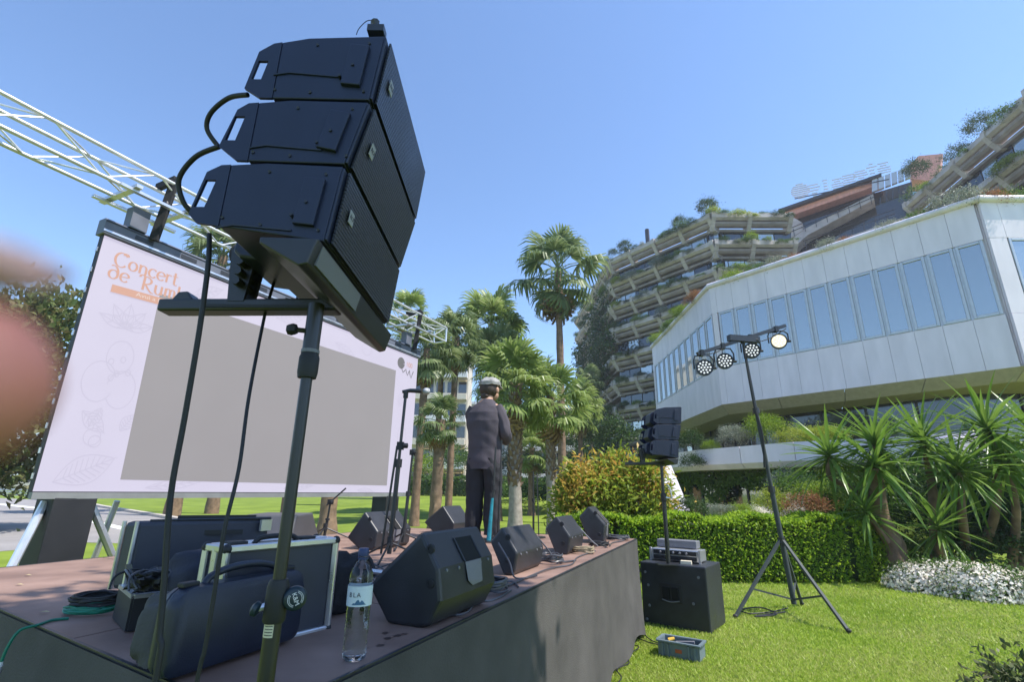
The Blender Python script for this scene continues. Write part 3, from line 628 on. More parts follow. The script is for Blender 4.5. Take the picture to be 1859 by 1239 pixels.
# planting on the terraces
PT='planting along the terraces of the concrete building'
ORD=['first','second','third','fourth','fifth','sixth','seventh','eighth','ninth']
ORD2=ORD+['tenth','eleventh','twelfth']
HUE={'dark_leaves':'dark','mid_leaves':'mid green','grey_green_leaves':'silvery','yellow_green_leaves':'yellow green','lime_leaves':'lime'}
def terr_plants(P0,P1,levels,n,word):
    d=(P1-P0); L_=d.length; d.normalize(); nn=Vector((d.y,-d.x,0))
    for li,z in enumerate(levels):
        for k in range(n):
            if random.random()<.1: continue
            s=(k+random.uniform(.1,.9))/n*L_; m=random.choice([G_dark,G_mid,G_mid,G_grey,G_dark,G_yel,G_lime] if z>8 else [G_lime,G_mid,G_dark,G_yel]); hang=random.random()<.45; r=random.uniform(.4,.85)
            p=P0+d*s-nn*(random.uniform(-.15,.1) if hang else random.uniform(.1,.5))+Vector((0,0,z-(.45 if hang else .1)))
            o=link('balcony_shrub',sh(m),None,None,p,(0,0,random.uniform(0,6)),(r*random.uniform(1,1.9),r,r*random.uniform(.6,1.1)))
            tag(o,f'{HUE[m.name]} planting, {ORD2[k]} from left on {ORD[li]} terrace, {word} of terraced building','shrub',PT)
terr_plants(C0,C1,ZL,12,'main front'); terr_plants(C1,C2,ZL[:3],7,'right facing front'); terr_plants(CL,C0,ZL,9,'shaded left side'); terr_plants(W0,W1,[29.2,25.6,22.2],6,'right wing')
# hanging creepers that swallow the left face of the tower
Vs=[]
for i in range(60):
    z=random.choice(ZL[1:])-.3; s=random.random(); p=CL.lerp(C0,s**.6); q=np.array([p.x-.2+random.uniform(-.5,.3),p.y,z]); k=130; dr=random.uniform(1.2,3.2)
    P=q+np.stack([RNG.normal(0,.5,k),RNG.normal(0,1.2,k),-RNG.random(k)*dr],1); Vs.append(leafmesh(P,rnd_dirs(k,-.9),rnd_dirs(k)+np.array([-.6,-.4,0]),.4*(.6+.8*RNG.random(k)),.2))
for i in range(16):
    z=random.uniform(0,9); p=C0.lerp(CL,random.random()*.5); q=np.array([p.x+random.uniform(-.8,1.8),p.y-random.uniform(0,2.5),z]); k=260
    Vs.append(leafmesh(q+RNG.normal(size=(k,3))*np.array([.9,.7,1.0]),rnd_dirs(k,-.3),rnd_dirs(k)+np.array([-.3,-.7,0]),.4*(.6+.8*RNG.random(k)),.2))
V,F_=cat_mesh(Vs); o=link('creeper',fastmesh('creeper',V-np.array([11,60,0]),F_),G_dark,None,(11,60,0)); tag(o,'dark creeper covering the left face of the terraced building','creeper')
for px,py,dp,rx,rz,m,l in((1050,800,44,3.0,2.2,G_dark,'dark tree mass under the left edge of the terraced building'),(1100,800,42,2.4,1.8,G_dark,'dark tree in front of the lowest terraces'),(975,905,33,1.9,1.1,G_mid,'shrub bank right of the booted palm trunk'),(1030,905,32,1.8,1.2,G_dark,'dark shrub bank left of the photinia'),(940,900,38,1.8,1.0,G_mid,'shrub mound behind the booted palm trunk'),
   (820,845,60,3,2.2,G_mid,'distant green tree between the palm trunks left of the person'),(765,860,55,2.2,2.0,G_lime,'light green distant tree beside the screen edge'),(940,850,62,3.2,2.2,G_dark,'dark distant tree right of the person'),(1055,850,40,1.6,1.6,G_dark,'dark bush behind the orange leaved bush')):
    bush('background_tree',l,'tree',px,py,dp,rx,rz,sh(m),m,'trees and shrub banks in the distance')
# rooftop bushes
for px,py,dp,r,l in((1284,382,46,1.2,'bush on the roof corner of the terraced building'),(1135,450,54,.9,'bush on the roof edge left of the antenna'),(1112,462,56,.7,'leftmost bush on the roof edge of the terraced building'),(1236,407,49,.9,'bush on the roof edge between corner and antenna'),(1662,312,44,1.3,'dark bush at the top of the right wing'),(1778,232,36,1.2,'spindly bush on the top beam of the right wing')):
    bush('roof_bush',l,'bush',px,py,dp,r,r*.9,sh(G_dark),G_dark,'bushes along the roof of the terraced building')
o=bush('roof_bush','dark bush hanging over the top beam of the right wing','bush',1738,280,38,1.1,.9,sh(G_dark),G_dark,'bushes along the roof of the terraced building')
p=aty(1175,425,53); MB().tube([p-Vector((0,0,2)),p+Vector((0,0,.6))],.25,6).build('chimney',M_dark); tag([o for o in COL.objects if o.name.startswith('chimney')][-1],'dark chimney stub on the terraced roof','chimney')
# ---- apartment blocks far behind the palms
M_apt=mk('cream_render',(.62,.56,.46),.8,var=.08); M_aptw=mk('white_render',(.66,.66,.66),.8,var=.06); M_awn=mk('awning_cloth',(.45,.3,.14),.8)
def block(label,pxa,pxb,top,depth,lev,mat,bays,glassfirst=False):
    a=aty(pxa,900,depth); b=aty(pxb,900,depth); zt=aty(pxa,top,depth).z; t=thing('apartment_block',label,'building',((a.x+b.x)/2,depth,0)); w=b.x-a.x; xm=(a.x+b.x)/2
    MB().box((xm,depth+4,zt/2),(w,7.6,zt)).build('wall',mat,t); MB().box((xm,depth+3.6,zt+.25),(w+.6,8.4,.5)).build('roof',M_aptw,t)
    fh=(zt-1)/lev
    for l in range(lev):
        z=1+fh*l
        MB().box((xm,depth-.35,z+.45),(w*.97,1.3,.9)).build('balcony',M_aptw if l%2 else mat,t,bevel=.03,seg=1)
        for k in range(bays):
            x=a.x+w*(k+.5)/bays; f=MB().box((x,depth+.17,z+fh*.5+.3),(w/bays*.72,.1,fh*.5)).build('window',M_glassd,t)
            if random.random()<.35: MB().box((x,depth-.5,z+fh*.86),(w/bays*.8,1.0,.12),0,Matrix.Rotation(R(18),3,'X')).build('awning',M_awn,t)
block('cream apartment block seen between the palms right of the screen',735,842,648,75,6,M_apt,5)
block('white apartment block far behind the person',845,935,735,95,5,M_aptw,5)
block('cream apartment block with balconies right of the booted palms',940,1062,745,85,6,M_apt,7)
block('white apartment block glimpsed beside the terraced building',1064,1110,738,88,5,M_aptw,4)
block('long pale apartment block beyond the road at the left',-420,130,800,120,5,M_apt,14)
block('tall apartment block hidden behind the screen',200,700,700,110,7,M_apt,12)
# wall and guard rail across the road, far left
M_galv=mk('galvanised_steel',(.55,.56,.57),.4,metal=.6,var=.1)
t=thing('guard_rail','pale metal guard rail across the road at the far left','guard rail',atz(0,902,0))
pa,pb=atz(-220,898,0),atz(62,906,0)
for h in(.35,.62,.88): MB().beam(pa+Vector((0,0,h)),pb+Vector((0,0,h)),.06,.19).build('rail',M_galv,t)
for k in range(9): 
    p=pa.lerp(pb,k/8); MB().box(p+Vector((0,.08,.45)),(.1,.1,.95)).build('post',M_galv,t)
pa,pb=atz(-260,888,.0),atz(75,893,.0)
MB().beam(pa+Vector((0,6,.8)),pb+Vector((0,6,.8)),.4,2.2).build('brick_wall',mk('ochre_wall',(.4,.27,.18),.9)); tag([o for o in COL.objects if o.name.startswith('brick_wall')][-1],'ochre garden wall behind the guard rail','wall')
# ================================================================ STAGE AND EQUIPMENT
M_blk=mk('black_plastic',(.026,.028,.034),.42,var=.2,scale=9,bump=.12,bscale=260)
M_navy=mk('glare_blue_polymer',(.011,.016,.042),.42,var=.2,scale=5,bump=.06,bscale=300)  # black speaker plastic with the blue veil of lens glare mixed into its colour
M_blkm=mk('black_steel',(.02,.02,.022),.35,var=.2,spec=.6)
M_rub=mk('black_rubber',(.016,.016,.018),.6,var=.2)
M_gry=mk('grey_plastic',(.17,.17,.19),.5,var=.08,bump=.05,bscale=200)
M_alu=mk('aluminium',(.62,.62,.64),.3,metal=.75,var=.08,scale=12)
M_galvt=mk('truss_aluminium',(.68,.68,.7),.33,metal=.55,var=.06,scale=10)
M_fab=mk('black_stage_skirt',(.075,.069,.064),.95,var=.25,scale=3,bump=.3,bscale=120)
M_deck=mk('brown_stage_plywood',(.25,.15,.112),.62,var=.3,scale=3.1,bump=.08,bscale=90,c2=(.32,.205,.16),detail=10)
M_wht=mk('white_paint',(.75,.75,.75),.5,var=.05)
M_felt=mk('black_cloth',(.022,.022,.026),.95,var=.3,scale=8,bump=.4,bscale=60)
D=Vector((.394,.919,0)); N=Vector((.919,-.394,0)); P0=Vector((-.483,1.578,.97)); ZD=.97
def ST(s,q,z=0): return P0+D*s+N*q+Vector((0,0,z))
RZ=math.atan2(D.y,D.x)                      # stage x axis along D
# ---- platform
st=thing('stage','low stage of brown plywood panels with a black cloth skirt','stage',ST(2.3,-1.6,-ZD))
def le(q): return -.25-.165*q            # left edge is skewed
ns,nq=5,3; S1=4.91
for i in range(ns):
    for j in range(nq):
        q0,q1=-3.25*j/nq-.004,-3.25*(j+1)/nq+.004
        s=lambda f,q: le(q)+(S1-le(q))*f
        c=[ST(s(i/ns,q0)+.004,q0),ST(s((i+1)/ns,q0)-.004,q0),ST(s((i+1)/ns,q1)-.004,q1),ST(s(i/ns,q1)+.004,q1)]
        MB().prism([p-Vector((0,0,.022)) for p in c],(0,0,.022)).build('deck_panel',M_deck,st,bevel=.002,seg=1)
cor=[ST(le(0),0),ST(S1,0),ST(S1,-3.25),ST(le(-3.25),-3.25)]
MB().prism([p-Vector((0,0,.12)) for p in [ST(le(-.02)+.02,-.02),ST(S1-.02,-.02),ST(S1-.02,-3.2),ST(le(-3.2)+.02,-3.2)]],(0,0,.095)).build('substructure',M_rub,st)
for a,b in zip(cor,cor[1:]+cor[:1]):
    MB().beam(a-Vector((0,0,.013)),b-Vector((0,0,.013)),.012,.03).build('edge_trim',M_blk,st)
def skirt(a,b,out,sway,seed):
    rr=random.Random(seed); n=90; m=14; d=(b-a); vs=[]; ph=[rr.uniform(0,6) for _ in range(4)]
    for j in range(m+1):
        f=j/m
        for i in range(n+1):
            u=i/n; w=.012*f*(math.sin(u*23+ph[0])+.7*math.sin(u*41+ph[1]+f)+.8*math.sin(u*9+ph[2]))*(.4+f)+.02*f*math.exp(-((u-.97)/.02)**2)
            z=-.006-f*(.955-sway(u)); vs.append(a+d*u+out*(.012+w+.035*f*f)+Vector((0,0,z)))
    W_=n+1
    o=MB().add(vs,[(j*W_+i,j*W_+i+1,(j+1)*W_+i+1,(j+1)*W_+i) for j in range(m) for i in range(n)]).build('skirt',M_fab,st,smooth=True); return o
skirt(cor[0],cor[1],N,lambda u:.10*max(0,(u-.62)/.38)**.5*(.6+.4*math.sin(u*30)) if u>.62 else .02,1)
lo=(cor[0]-cor[3]).normalized(); skirt(cor[3],cor[0],Vector((lo.y,-lo.x,0)),lambda u:.02,2); skirt(cor[1],cor[2],D,lambda u:.05,3)
skirt(cor[2],cor[3],-N,lambda u:.03,4)
# small leaves / scuffs and damp spots on the deck
M_damp=mk('damp_wood',(.07,.04,.035),.4,var=.2)
mb=MB()
for px,py in((705,1160),(690,1172),(722,1155),(668,1176),(650,1168),(735,1152),(700,1150)):
    p=atz(px,py,ZD+.0015); r=random.uniform(.006,.016); mb.add([p+Vector((math.cos(a)*r*random.uniform(.6,1.4),math.sin(a)*r*random.uniform(.6,1.6),0)) for a in [k*.785 for k in range(8)]],[tuple(range(8))])
mb.build('damp_spots',M_damp,st,fix=False)
M_leaf=mk('dry_leaf',(.45,.36,.2),.8)
for px,py in((44,1045),(72,1112),(28,1062),(640,1070)):
    p=atz(px,py,ZD+.006); MB().add([p,p+Vector((.02,.008,.004)),p+Vector((.045,0,0)),p+Vector((.02,-.01,.003))],[(0,1,2,3)]).build('dry_leaf',M_leaf,None,fix=False)
k_=0
for o,l in zip([o for o in COL.objects if o.name.startswith('dry_leaf')],('dry leaf on the deck farthest from the green cable','dry leaf on the deck edge left of the green cable coil','dry leaf at the very left edge of the deck','dry leaf on the deck behind the water bottle')): tag(o,l,'leaf','dry leaves on the stage deck')
# ---- LED screen
SD=Vector((.4353,.9003,0)); SN=Vector((.9003,-.4353,0)); S0=Vector((-4.13,4.5,0))
def SP(s,z,off=0): return S0+SD*s+SN*off+Vector((0,0,z))
sc=thing('led_screen','large white concert screen with orange title and grey video window','screen',SP(2.65,0))
M_led=mkglow('screen_white',(.57,.53,.68),.47,.06); M_ledg=mkglow('screen_grey',(.325,.30,.315),.385,.05); M_ledo=mkglow('screen_orange',(.6,.3,.2),.46,.06); M_ledl=mkglow('screen_line',(.52,.485,.625),.455,.06); M_ledd=mkglow('screen_dark',(.17,.16,.17),.3,.05); M_ledw=mkglow('screen_letters_white',(.75,.6,.55),.45,.06)
SW=5.32
MB().prism([SP(0,1.42,0),SP(SW,1.42,0),SP(SW,3.9,0),SP(0,3.9,0)],-SN*.003).build('display_face',M_led,sc)
MB().prism([SP(-.005,1.37,-.006),SP(SW+.005,1.37,-.006),SP(SW+.005,3.905,-.006),SP(-.005,3.905,-.006)],-SN*.07).build('cabinet',M_rub,sc)
MB().beam(SP(-.01,1.385,0),SP(SW+.01,1.385,0),.06,.055).build('bottom_profile',mk('grey_profile',(.2,.205,.2),.6),sc)
M_rail=mk('rail_grey',(.12,.13,.17),.5,var=.15)
MB().prism([SP(-.03,3.91,.03),SP(-.03,4.06,.03),SP(-.03,4.085,-.0),SP(-.03,4.085,-.12),SP(-.03,3.91,-.12)],SD*(SW+.06)).build('top_rail',M_rail,sc,bevel=.008)
MB().beam(SP(-.03,3.945,.032),SP(SW+.03,3.945,.032),.012,.02).build('rail_lip',M_alu,sc); MB().beam(SP(-.03,4.05,.03),SP(SW+.03,4.05,.03),.012,.012).build('rail_lip',M_blk,sc)
for k in range(11): MB().beam(SP(.25+k*.48,4.0,.028),SP(.43+k*.48,4.0,.028),.012,.045).build('rail_slot',M_blk,sc)
for k in range(11): MB().box(SP(-.008,1.55+k*.22,-.05),(.014,.03,.05),RZ).build('latch',M_alu,sc)
def onscr(pts,mat,name,off=.002,th=.0016): return MB().prism([SP(s,z,off) for s,z in pts],SN*th).build(name,mat,sc)
onscr([(.655,1.535),(4.70,1.535),(4.69,3.53),(.62,3.50)],M_ledg,'video_window')
onscr([(.17,3.35),(1.12,3.395),(1.12,3.475),(.17,3.43)],M_ledo,'title_bar',.006)
def ribbon(strokes,ox,oz,em,mat,name,thin=.045,thick=.125,off=.0045,slope=0.,flatpen=False):
    mb=MB(); k=0
    for stx in strokes:
        k+=1; pts=[(ox+x*em,oz+y*em+slope*x*em) for x,y in stx]; n=len(pts); L_=[];R_=[]
        for i,(x,y) in enumerate(pts):
            a=pts[max(i-1,0)]; b=pts[min(i+1,n-1)]; dx,dy=b[0]-a[0],b[1]-a[1]; l=math.hypot(dx,dy)+1e-9
            t=thick if flatpen else thin+(thick-thin)*abs(dy/l)**1.5
            w=t*em/2; L_.append(SP(x-dy/l*w,y+dx/l*w,off+k*.00012)); R_.append(SP(x+dy/l*w,y-dx/l*w,off+k*.00012))
        mb.add(L_+R_,[(i,i+1,n+i+1,n+i) for i in range(n-1)])
    return mb.build(name,mat,sc,fix=False)
def arc(cx,cy,rx,ry,a0,a1,n=14): return [(cx+rx*math.cos(R(a0+(a1-a0)*i/n)),cy+ry*math.sin(R(a0+(a1-a0)*i/n))) for i in range(n+1)]
GL={'C':([arc(.36,.4,.31,.42,40,320,20),arc(.54,.74,.1,.09,-30,200,8)],.72),'o':([arc(.25,.25,.2,.26,0,360,18)],.54),'n':([[(.08,.5),(.08,.25),(.08,0)],arc(.24,.3,.16,.2,180,0,8),[(.40,.32),(.40,.1),(.38,-.02),(.34,-.06)],[(0,.5),(.1,.5)]],.52),
'c':([arc(.25,.25,.21,.26,40,320)],.46),'e':([arc(.25,.25,.21,.26,10,320),[(.05,.25),(.45,.29)]],.5),'r':([[(.08,.5),(.08,.25),(.08,0)],arc(.22,.32,.14,.18,180,50,6),[(0,.5),(.1,.5)]],.38),'t':([[(.14,.74),(.14,.4),(.14,.1)],arc(.25,.1,.11,.12,180,310,6),[(0,.5),(.32,.53)]],.36),
'd':([arc(.25,.24,.21,.25,0,360,18),arc(.2,.3,.26,.45,-5,95,10),[(.18,.75),(.08,.72)]],.56),'R':([[(.12,.8),(.12,.4),(.12,0)],arc(.14,.58,.34,.22,90,-90,12),[(.2,.36),(.38,.12),(.55,-.04),(.68,-.05)],arc(.0,.72,.12,.1,20,200,7)],.66),
'u':([[(.08,.5),(.08,.2)],arc(.24,.2,.16,.22,180,360,8),[(.40,.5),(.40,.2),(.42,0)]],.54),'m':([[(.08,.5),(.08,0)],arc(.2,.34,.12,.16,180,0,8),[(.32,.34),(.32,0)],arc(.44,.34,.12,.16,180,0,8),[(.56,.34),(.56,.0)]],.68),'b':([[(.08,.85),(.08,.4),(.08,.1)],arc(.26,.24,.19,.26,180,540,18)],.54),'a':([arc(.23,.2,.18,.22,0,360,16),[(.42,.4),(.42,.2),(.44,0)],arc(.28,.36,.14,.15,0,150,7)],.52),' ':([],.2)}
def write(txt,s,z,em,slope,gx=1.0):
    x=s
    for ch in txt:
        g,adv=GL[ch]
        if g: ribbon(g,x,z+(x-s)*slope,em,M_ledo,'title_letter',slope=slope)
        x+=adv*em*gx
write('Concert',.13,3.635,.185,.02); write('de',.11,3.49,.185,.02); write('Rumba',.42,3.475,.195,.02)
text_obj('bar_text','Avui a les 19.30h',.062,M_ledw,sc,frame(SP(.66,3.417,.0085),SD+Vector((0,0,.047)),(0,0,1)),.0003,sx=1.25)
# centenary logo at the top right of the screen
ribbon([arc(0,0,.052,.052,0,360,24)],4.82,3.70,1,M_ledd,'logo_disc',flatpen=True,thick=.108)
ribbon([[(.0,.0),(-.01,-.08),(.03,-.14),(.08,-.1),(.11,-.06),(.13,-.12),(.17,-.17),(.2,-.1),(.22,-.06),(.24,-.14),(.28,-.2),(.31,-.12),(.34,-.06)]],4.86,3.68,1,M_ledd,'logo_script',flatpen=True,thick=.02)
text_obj('logo_number','100',.13,M_ledo,sc,frame(SP(5.06,3.71,.006),SD,(0,0,1)),.0003)
# faint line drawings of leaves, petals and fruit
ln=[]
def leafline(cx,cy,l,w,ang,veins=5):
    ca,sa=math.cos(R(ang)),math.sin(R(ang)); T=lambda x,y:(cx+x*ca-y*sa,cy+x*sa+y*ca)
    ln.append([T(l*t,w*math.sin(math.pi*t)) for t in [i/12 for i in range(13)]]); ln.append([T(l*t,-w*math.sin(math.pi*t)) for t in [i/12 for i in range(13)]]); ln.append([T(0,0),T(l*1.05,0)])
    for v in range(veins):
        t=.15+.7*v/veins; ln.append([T(l*t,0),T(l*(t+.12),w*.8*math.sin(math.pi*(t+.12)))]); ln.append([T(l*t,0),T(l*(t+.12),-w*.8*math.sin(math.pi*(t+.12)))])
def blob(cx,cy,rx,ry,a=0,b=360): ln.append(arc(cx,cy,rx,ry,a,b,20))
for i in range(5): leafline(.38,3.02,.26,.05,20+i*35,2)
blob(.40,2.72,.12,.17); blob(.27,2.45,.14,.2,20,330); blob(.47,2.4,.13,.19,-150,170); 
for x,y in((.33,2.66),(.43,2.7),(.4,2.55),(.5,2.58),(.36,2.5)): blob(x,y,.022,.03)
leafline(.2,2.15,.28,.07,-40); leafline(.35,2.2,.2,.05,-110); blob(.33,1.92,.07,.08); blob(.36,1.88,.05,.055); leafline(.12,1.5,.5,.13,28,8); leafline(.55,2.0,.2,.06,60)
leafline(.9,1.46,.6,.05,8); leafline(4.8,1.6,.45,.12,60); blob(5.0,2.4,.12,.16); leafline(4.85,2.9,.3,.09,70); leafline(3.2,3.65,.5,.08,-20); leafline(2.1,3.7,.5,.09,20); leafline(.95,3.6,.4,.07,30); blob(3.9,3.72,.12,.1); leafline(2.6,1.47,.5,.04,5); leafline(4.0,1.46,.4,.045,-5)
ln=[[(min(max(x,.02),SW-.03),min(max(y,1.43),3.88)) for x,y in l] for l in ln]
for l_ in ln: ribbon([l_],0,0,1,M_ledl,'drawn_line',flatpen=True,thick=.008,off=.0021+.0002*random.random())
# supports under the screen: black pillars and silver outriggers
for s in(.32,4.85): MB().box(SP(s,.69,-.12),(.34,.3,1.36),RZ-.03).build('base_pillar',M_rub,sc,bevel=.01)
for s,a in((.32,-1),(.32,1),(4.85,1)):
    p=SP(s+.17*a,1.33,-.1); MB().tube([p,SP(s+(.95 if a>0 else .55)*a,.02,.15 if a<0 else -.1)],.034,8).build('outrigger',M_galvt if a<0 else M_alu,sc)
p=SP(.75,1.33,-.15); MB().tube([p,SP(.72,.0,-.5)],.028,8).build('outrigger',M_galvt,sc)
# ---- box truss over the screen
tr=thing('lighting_truss','silver aluminium box truss running above the screen','truss',SP(2.6,4.4))
def TP(s,u,v): return SP(s,4.585+v*.15,-.02+u*.15)
s0,s1=-2.6,6.05
ch=[(1,1),(1,-1),(-1,-1),(-1,1)]
for u,v in ch: MB().tube([TP(s0,u,v),TP(s1,u,v)],.021,10).build('chord',M_galvt,tr,smooth=True)
npan=18; pit=(s1-s0)/npan
for k in range(npan):
    a=s0+pit*k
    for j in range(4):
        u0,v0=ch[j]; u1,v1=ch[(j+1)%4]
        if (k+j)%2: (u0,v0),(u1,v1)=(u1,v1),(u0,v0)
        MB().tube([TP(a+.02,u0,v0),TP(a+pit-.02,u1,v1)],.009,6).build('brace',M_galvt,tr)
for s in(s0,s1):
    for j in range(4): MB().tube([TP(s,*ch[j]),TP(s,*ch[(j+1)%4])],.02,6).build('end_brace',M_galvt,tr)
def hanger(s,l):
    t=thing('hanging_bracket',l,'bracket',SP(s,4.2),0,'brackets that hang the screen from the truss')
    for ds in(-.2,.32): MB().beam(SP(s+ds,4.41,.32),SP(s+ds,4.41,-.38),.06,.035).build('channel',M_alu,t)
    MB().beam(SP(s-.34,4.375,.25),SP(s+.5,4.375,.25),.05,.03).build('channel',M_alu,t); MB().beam(SP(s-.34,4.375,-.25),SP(s+.5,4.375,-.25),.05,.03).build('channel',M_alu,t)
    MB().box(SP(s,4.2,-.02),(.17,.12,.24),RZ).build('motor_block',M_rail,t)
    MB().beam(SP(s+.2,4.80,.12),SP(s+.16,4.03,.06),.05,.08).build('sling',M_felt,t); MB().beam(SP(s+.2,4.80,.12),SP(s+.2,4.79,-.22),.05,.08).build('sling',M_felt,t)
    MB().ell(SP(s+.18,4.47,.1),(.035,.035,.05)).build('shackle',M_blkm,t)
hanger(.25,'bracket with black sling at the left end of the screen rail'); hanger(4.95,'bracket with black sling at the right end of the screen rail')
t=thing('chain_bag','black chain hanging between truss and screen rail behind the loudspeakers','chain',SP(1.3,4.1))
for k in range(7): MB().tube([SP(1.32+.012*(k%2),4.40-.05*k,.05+.02*math.sin(k)),SP(1.34,4.35-.05*k,.05),SP(1.36-.012*(k%2),4.32-.05*k,.06)],.016,6).build('link',M_blkm,t)
MB().ell(SP(1.33,4.3,.05),(.07,.05,.13)).build('bag',M_felt,t); MB().box(SP(1.34,4.1,.0),(.07,.06,.05),RZ).build('clamp',M_alu,t)
# ---- line array on its pole, near
def LA(x,y,z): return Vector((x,y,z))
Y0,Y1=1.03,1.63
CABS=[([(-.350,2.637),(-.55,2.627),(-.64,2.606),(-.675,2.578),(-.694,2.459),(-.652,2.430),(-.372,2.428)],(-.664,2.548,-.674,2.488)),
      ([(-.373,2.421),(-.57,2.424),(-.675,2.412),(-.70,2.392),(-.727,2.282),(-.678,2.242),(-.414,2.236)],(-.695,2.372,-.708,2.300)),
      ([(-.416,2.229),(-.60,2.236),(-.71,2.228),(-.742,2.208),(-.764,2.093),(-.742,2.070),(-.438,2.026)],(-.733,2.186,-.748,2.112))]
def cab(i,lab):
    P,sl=CABS[i]; ft=Vector((P[0][0],0,P[0][1])); fb=Vector((P[-1][0],0,P[-1][1]))
    t=thing('line_array_speaker',lab,'loudspeaker',(P[-1][0]-.12,(Y0+Y1)/2,P[-1][1]),0,'line array cabinets')
    rear=[p for p in P if p[0]<-.62-.03*i]; cut=sl[0]+.045
    poly=lambda y,q: [LA(x,y,z) for x,z in q]
    # main body, cut short at the handles, with a narrow tail
    xs=cut; 
    def clipx(P,xc,keepgt):
        out=[]; n=len(P)
        for k in range(n):
            a,b=P[k],P[(k+1)%n]; ia=(a[0]>=xc)==keepgt; ib=(b[0]>=xc)==keepgt
            if ia: out.append(a)
            if ia!=ib: f=(xc-a[0])/(b[0]-a[0]); out.append((xc,a[1]+(b[1]-a[1])*f))
        return out
    fr=clipx(P,xs,True); bk=clipx(P,xs,False)
    MB().prism(poly(Y0+.0006,fr),(0,Y1-Y0-.0012,0)).build('body',M_navy,t,bevel=.003)
    cz=sum(z for x,z in bk)/len(bk)
    MB().prism(poly(Y0+.19,[(x,cz+(z-cz)*.92) for x,z in bk]),(0,Y1-Y0-.38,0)).build('body',M_navy,t,bevel=.008)
    for y in(Y0,Y1-.008):                       # side plates with the open handle slot
        mb=MB(); sx0,sz0,sx1,sz1=sl; w=.012
        slot=[(sx0-w*.6,sz0),(sx0+w*1.5,sz0),(sx1+w*1.5,sz1),(sx1-w*.6,sz1)]
        # frame: four pieces round the slot
        top=[p for p in bk]; zt=sz0; zb=sz1
        def cliph(Pp,zc,up):
            out=[]; n=len(Pp)
            for k in range(n):
                a,b=Pp[k],Pp[(k+1)%n]; ia=(a[1]>=zc)==up; ib=(b[1]>=zc)==up
                if ia: out.append(a)
                if ia!=ib: f=(zc-a[1])/(b[1]-a[1]); out.append((a[0]+(b[0]-a[0])*f,zc))
            return out
        up=cliph(bk,zt,True); dn=cliph(bk,zb,False); mid=cliph(cliph(bk,zt,False),zb,True)
        xl=min(x for x,z in mid); ml=sorted([p for p in mid],key=lambda p:p[0])
        zl=lambda x:0
        lt=[p for p in mid if abs(p[1]-zt)<1e-6]; lb=[p for p in mid if abs(p[1]-zb)<1e-6]
        lt0=min(lt); lb0=min(lb); rt=max(lt); rb=max(lb)
        for q in(up,dn,[lt0,slot[0],slot[3],lb0],[slot[1],rt,rb,slot[2]]): mb.prism(poly(y,q),(0,.008,0))
        mb.build('handle_plate',M_navy,t)
    # side moulding line and rigging hardware
    for dz in(.34,):
        a=Vector((P[0][0]*.25+P[3][0]*.75,Y0-.002,0)); zc=(P[0][1]+P[-1][1])/2-.035-.02*i
        MB().tube([(P[0][0]-.1,Y0-.001,zc),(P[3][0]+.09,Y0-.001,zc+.012),(P[3][0]+.05,Y0-.001,zc+.004)],.003,5).build('moulding',M_navy,t)
    MB().box(((ft.x+fb.x)/2-.055,Y0-.004,(ft.z+fb.z)/2),(.05,.012,(ft.z-fb.z)*.62),0,Matrix.Rotation(-math.atan2(ft.x-fb.x,ft.z-fb.z)*-1,3,'Y')).build('rigging_plate',M_navy,t,bevel=.002)
    for k in range(2): MB().tube([((ft.x+fb.x)/2-.09+.03*k,Y0-.014,(ft.z+fb.z)/2-.04+.035*k),((ft.x+fb.x)/2-.09+.03*k,Y0+.0,(ft.z+fb.z)/2-.04+.035*k)],.004,6).build('rigging_pin',M_blkm,t)
    for (fx,fz) in((.08,.12),(.08,.88),(.5,.1),(.5,.9),(.78,.14)):
        xx=P[0][0]+(P[3][0]-P[0][0])*fx-.012; z0_=P[-1][1]+(P[5][1]-P[-1][1])*fx; z1_=P[0][1]+(P[2][1]-P[0][1])*fx
        MB().lathe([(.0045,-.002),(.0038,.002),(.001,.0008)],(xx,Y0,z0_+(z1_-z0_)*fz),8,Matrix.Rotation(R(90),3,'X')).build('screw',M_blkm,t)
    # front grille: frame with horizontal ribs
    up=(ft-fb); L_=up.length; up.normalize(); out=Vector((up.z,0,-up.x))
    MB().prism([fb+Vector((0,Y0+.0,0))+up*.004,fb+Vector((0,Y1,0))+up*.004,ft+Vector((0,Y1,0))-up*.004,ft+Vector((0,Y0,0))-up*.004],out*.006).build('grille_frame',M_navy,t,bevel=.003)
    mb=MB(); nr=20
    for k in range(nr):
        a=fb+up*(L_*(k+.9)/(nr+.8))+out*.012; 
        mb.beam(a+Vector((0,Y0+.018,0)),a+Vector((0,Y1-.018,0)),.008,.0052,up=out)
    mb.build('grille',M_blkm,t)
    g=fb+up*(L_*.52)+out*.019+Vector((0,Y0+.075,0))
    b=MB().box(g,(.003,.03,.036),0,Matrix((out,Vector((0,1,0)),up)).transposed()).build('badge',mk('badge_grey',(.3,.3,.32),.5),t,bevel=.004)
    text_obj('badge_text','RCF',.015,M_blkm,b,frame(g+out*.0022,Vector((0,1,0)),up),.0002)
    return t
cabs=[cab(0,'top loudspeaker of the near line array on the black pole'),cab(1,'middle loudspeaker of the near line array on the black pole'),cab(2,'bottom loudspeaker of the near line array on the black pole')]
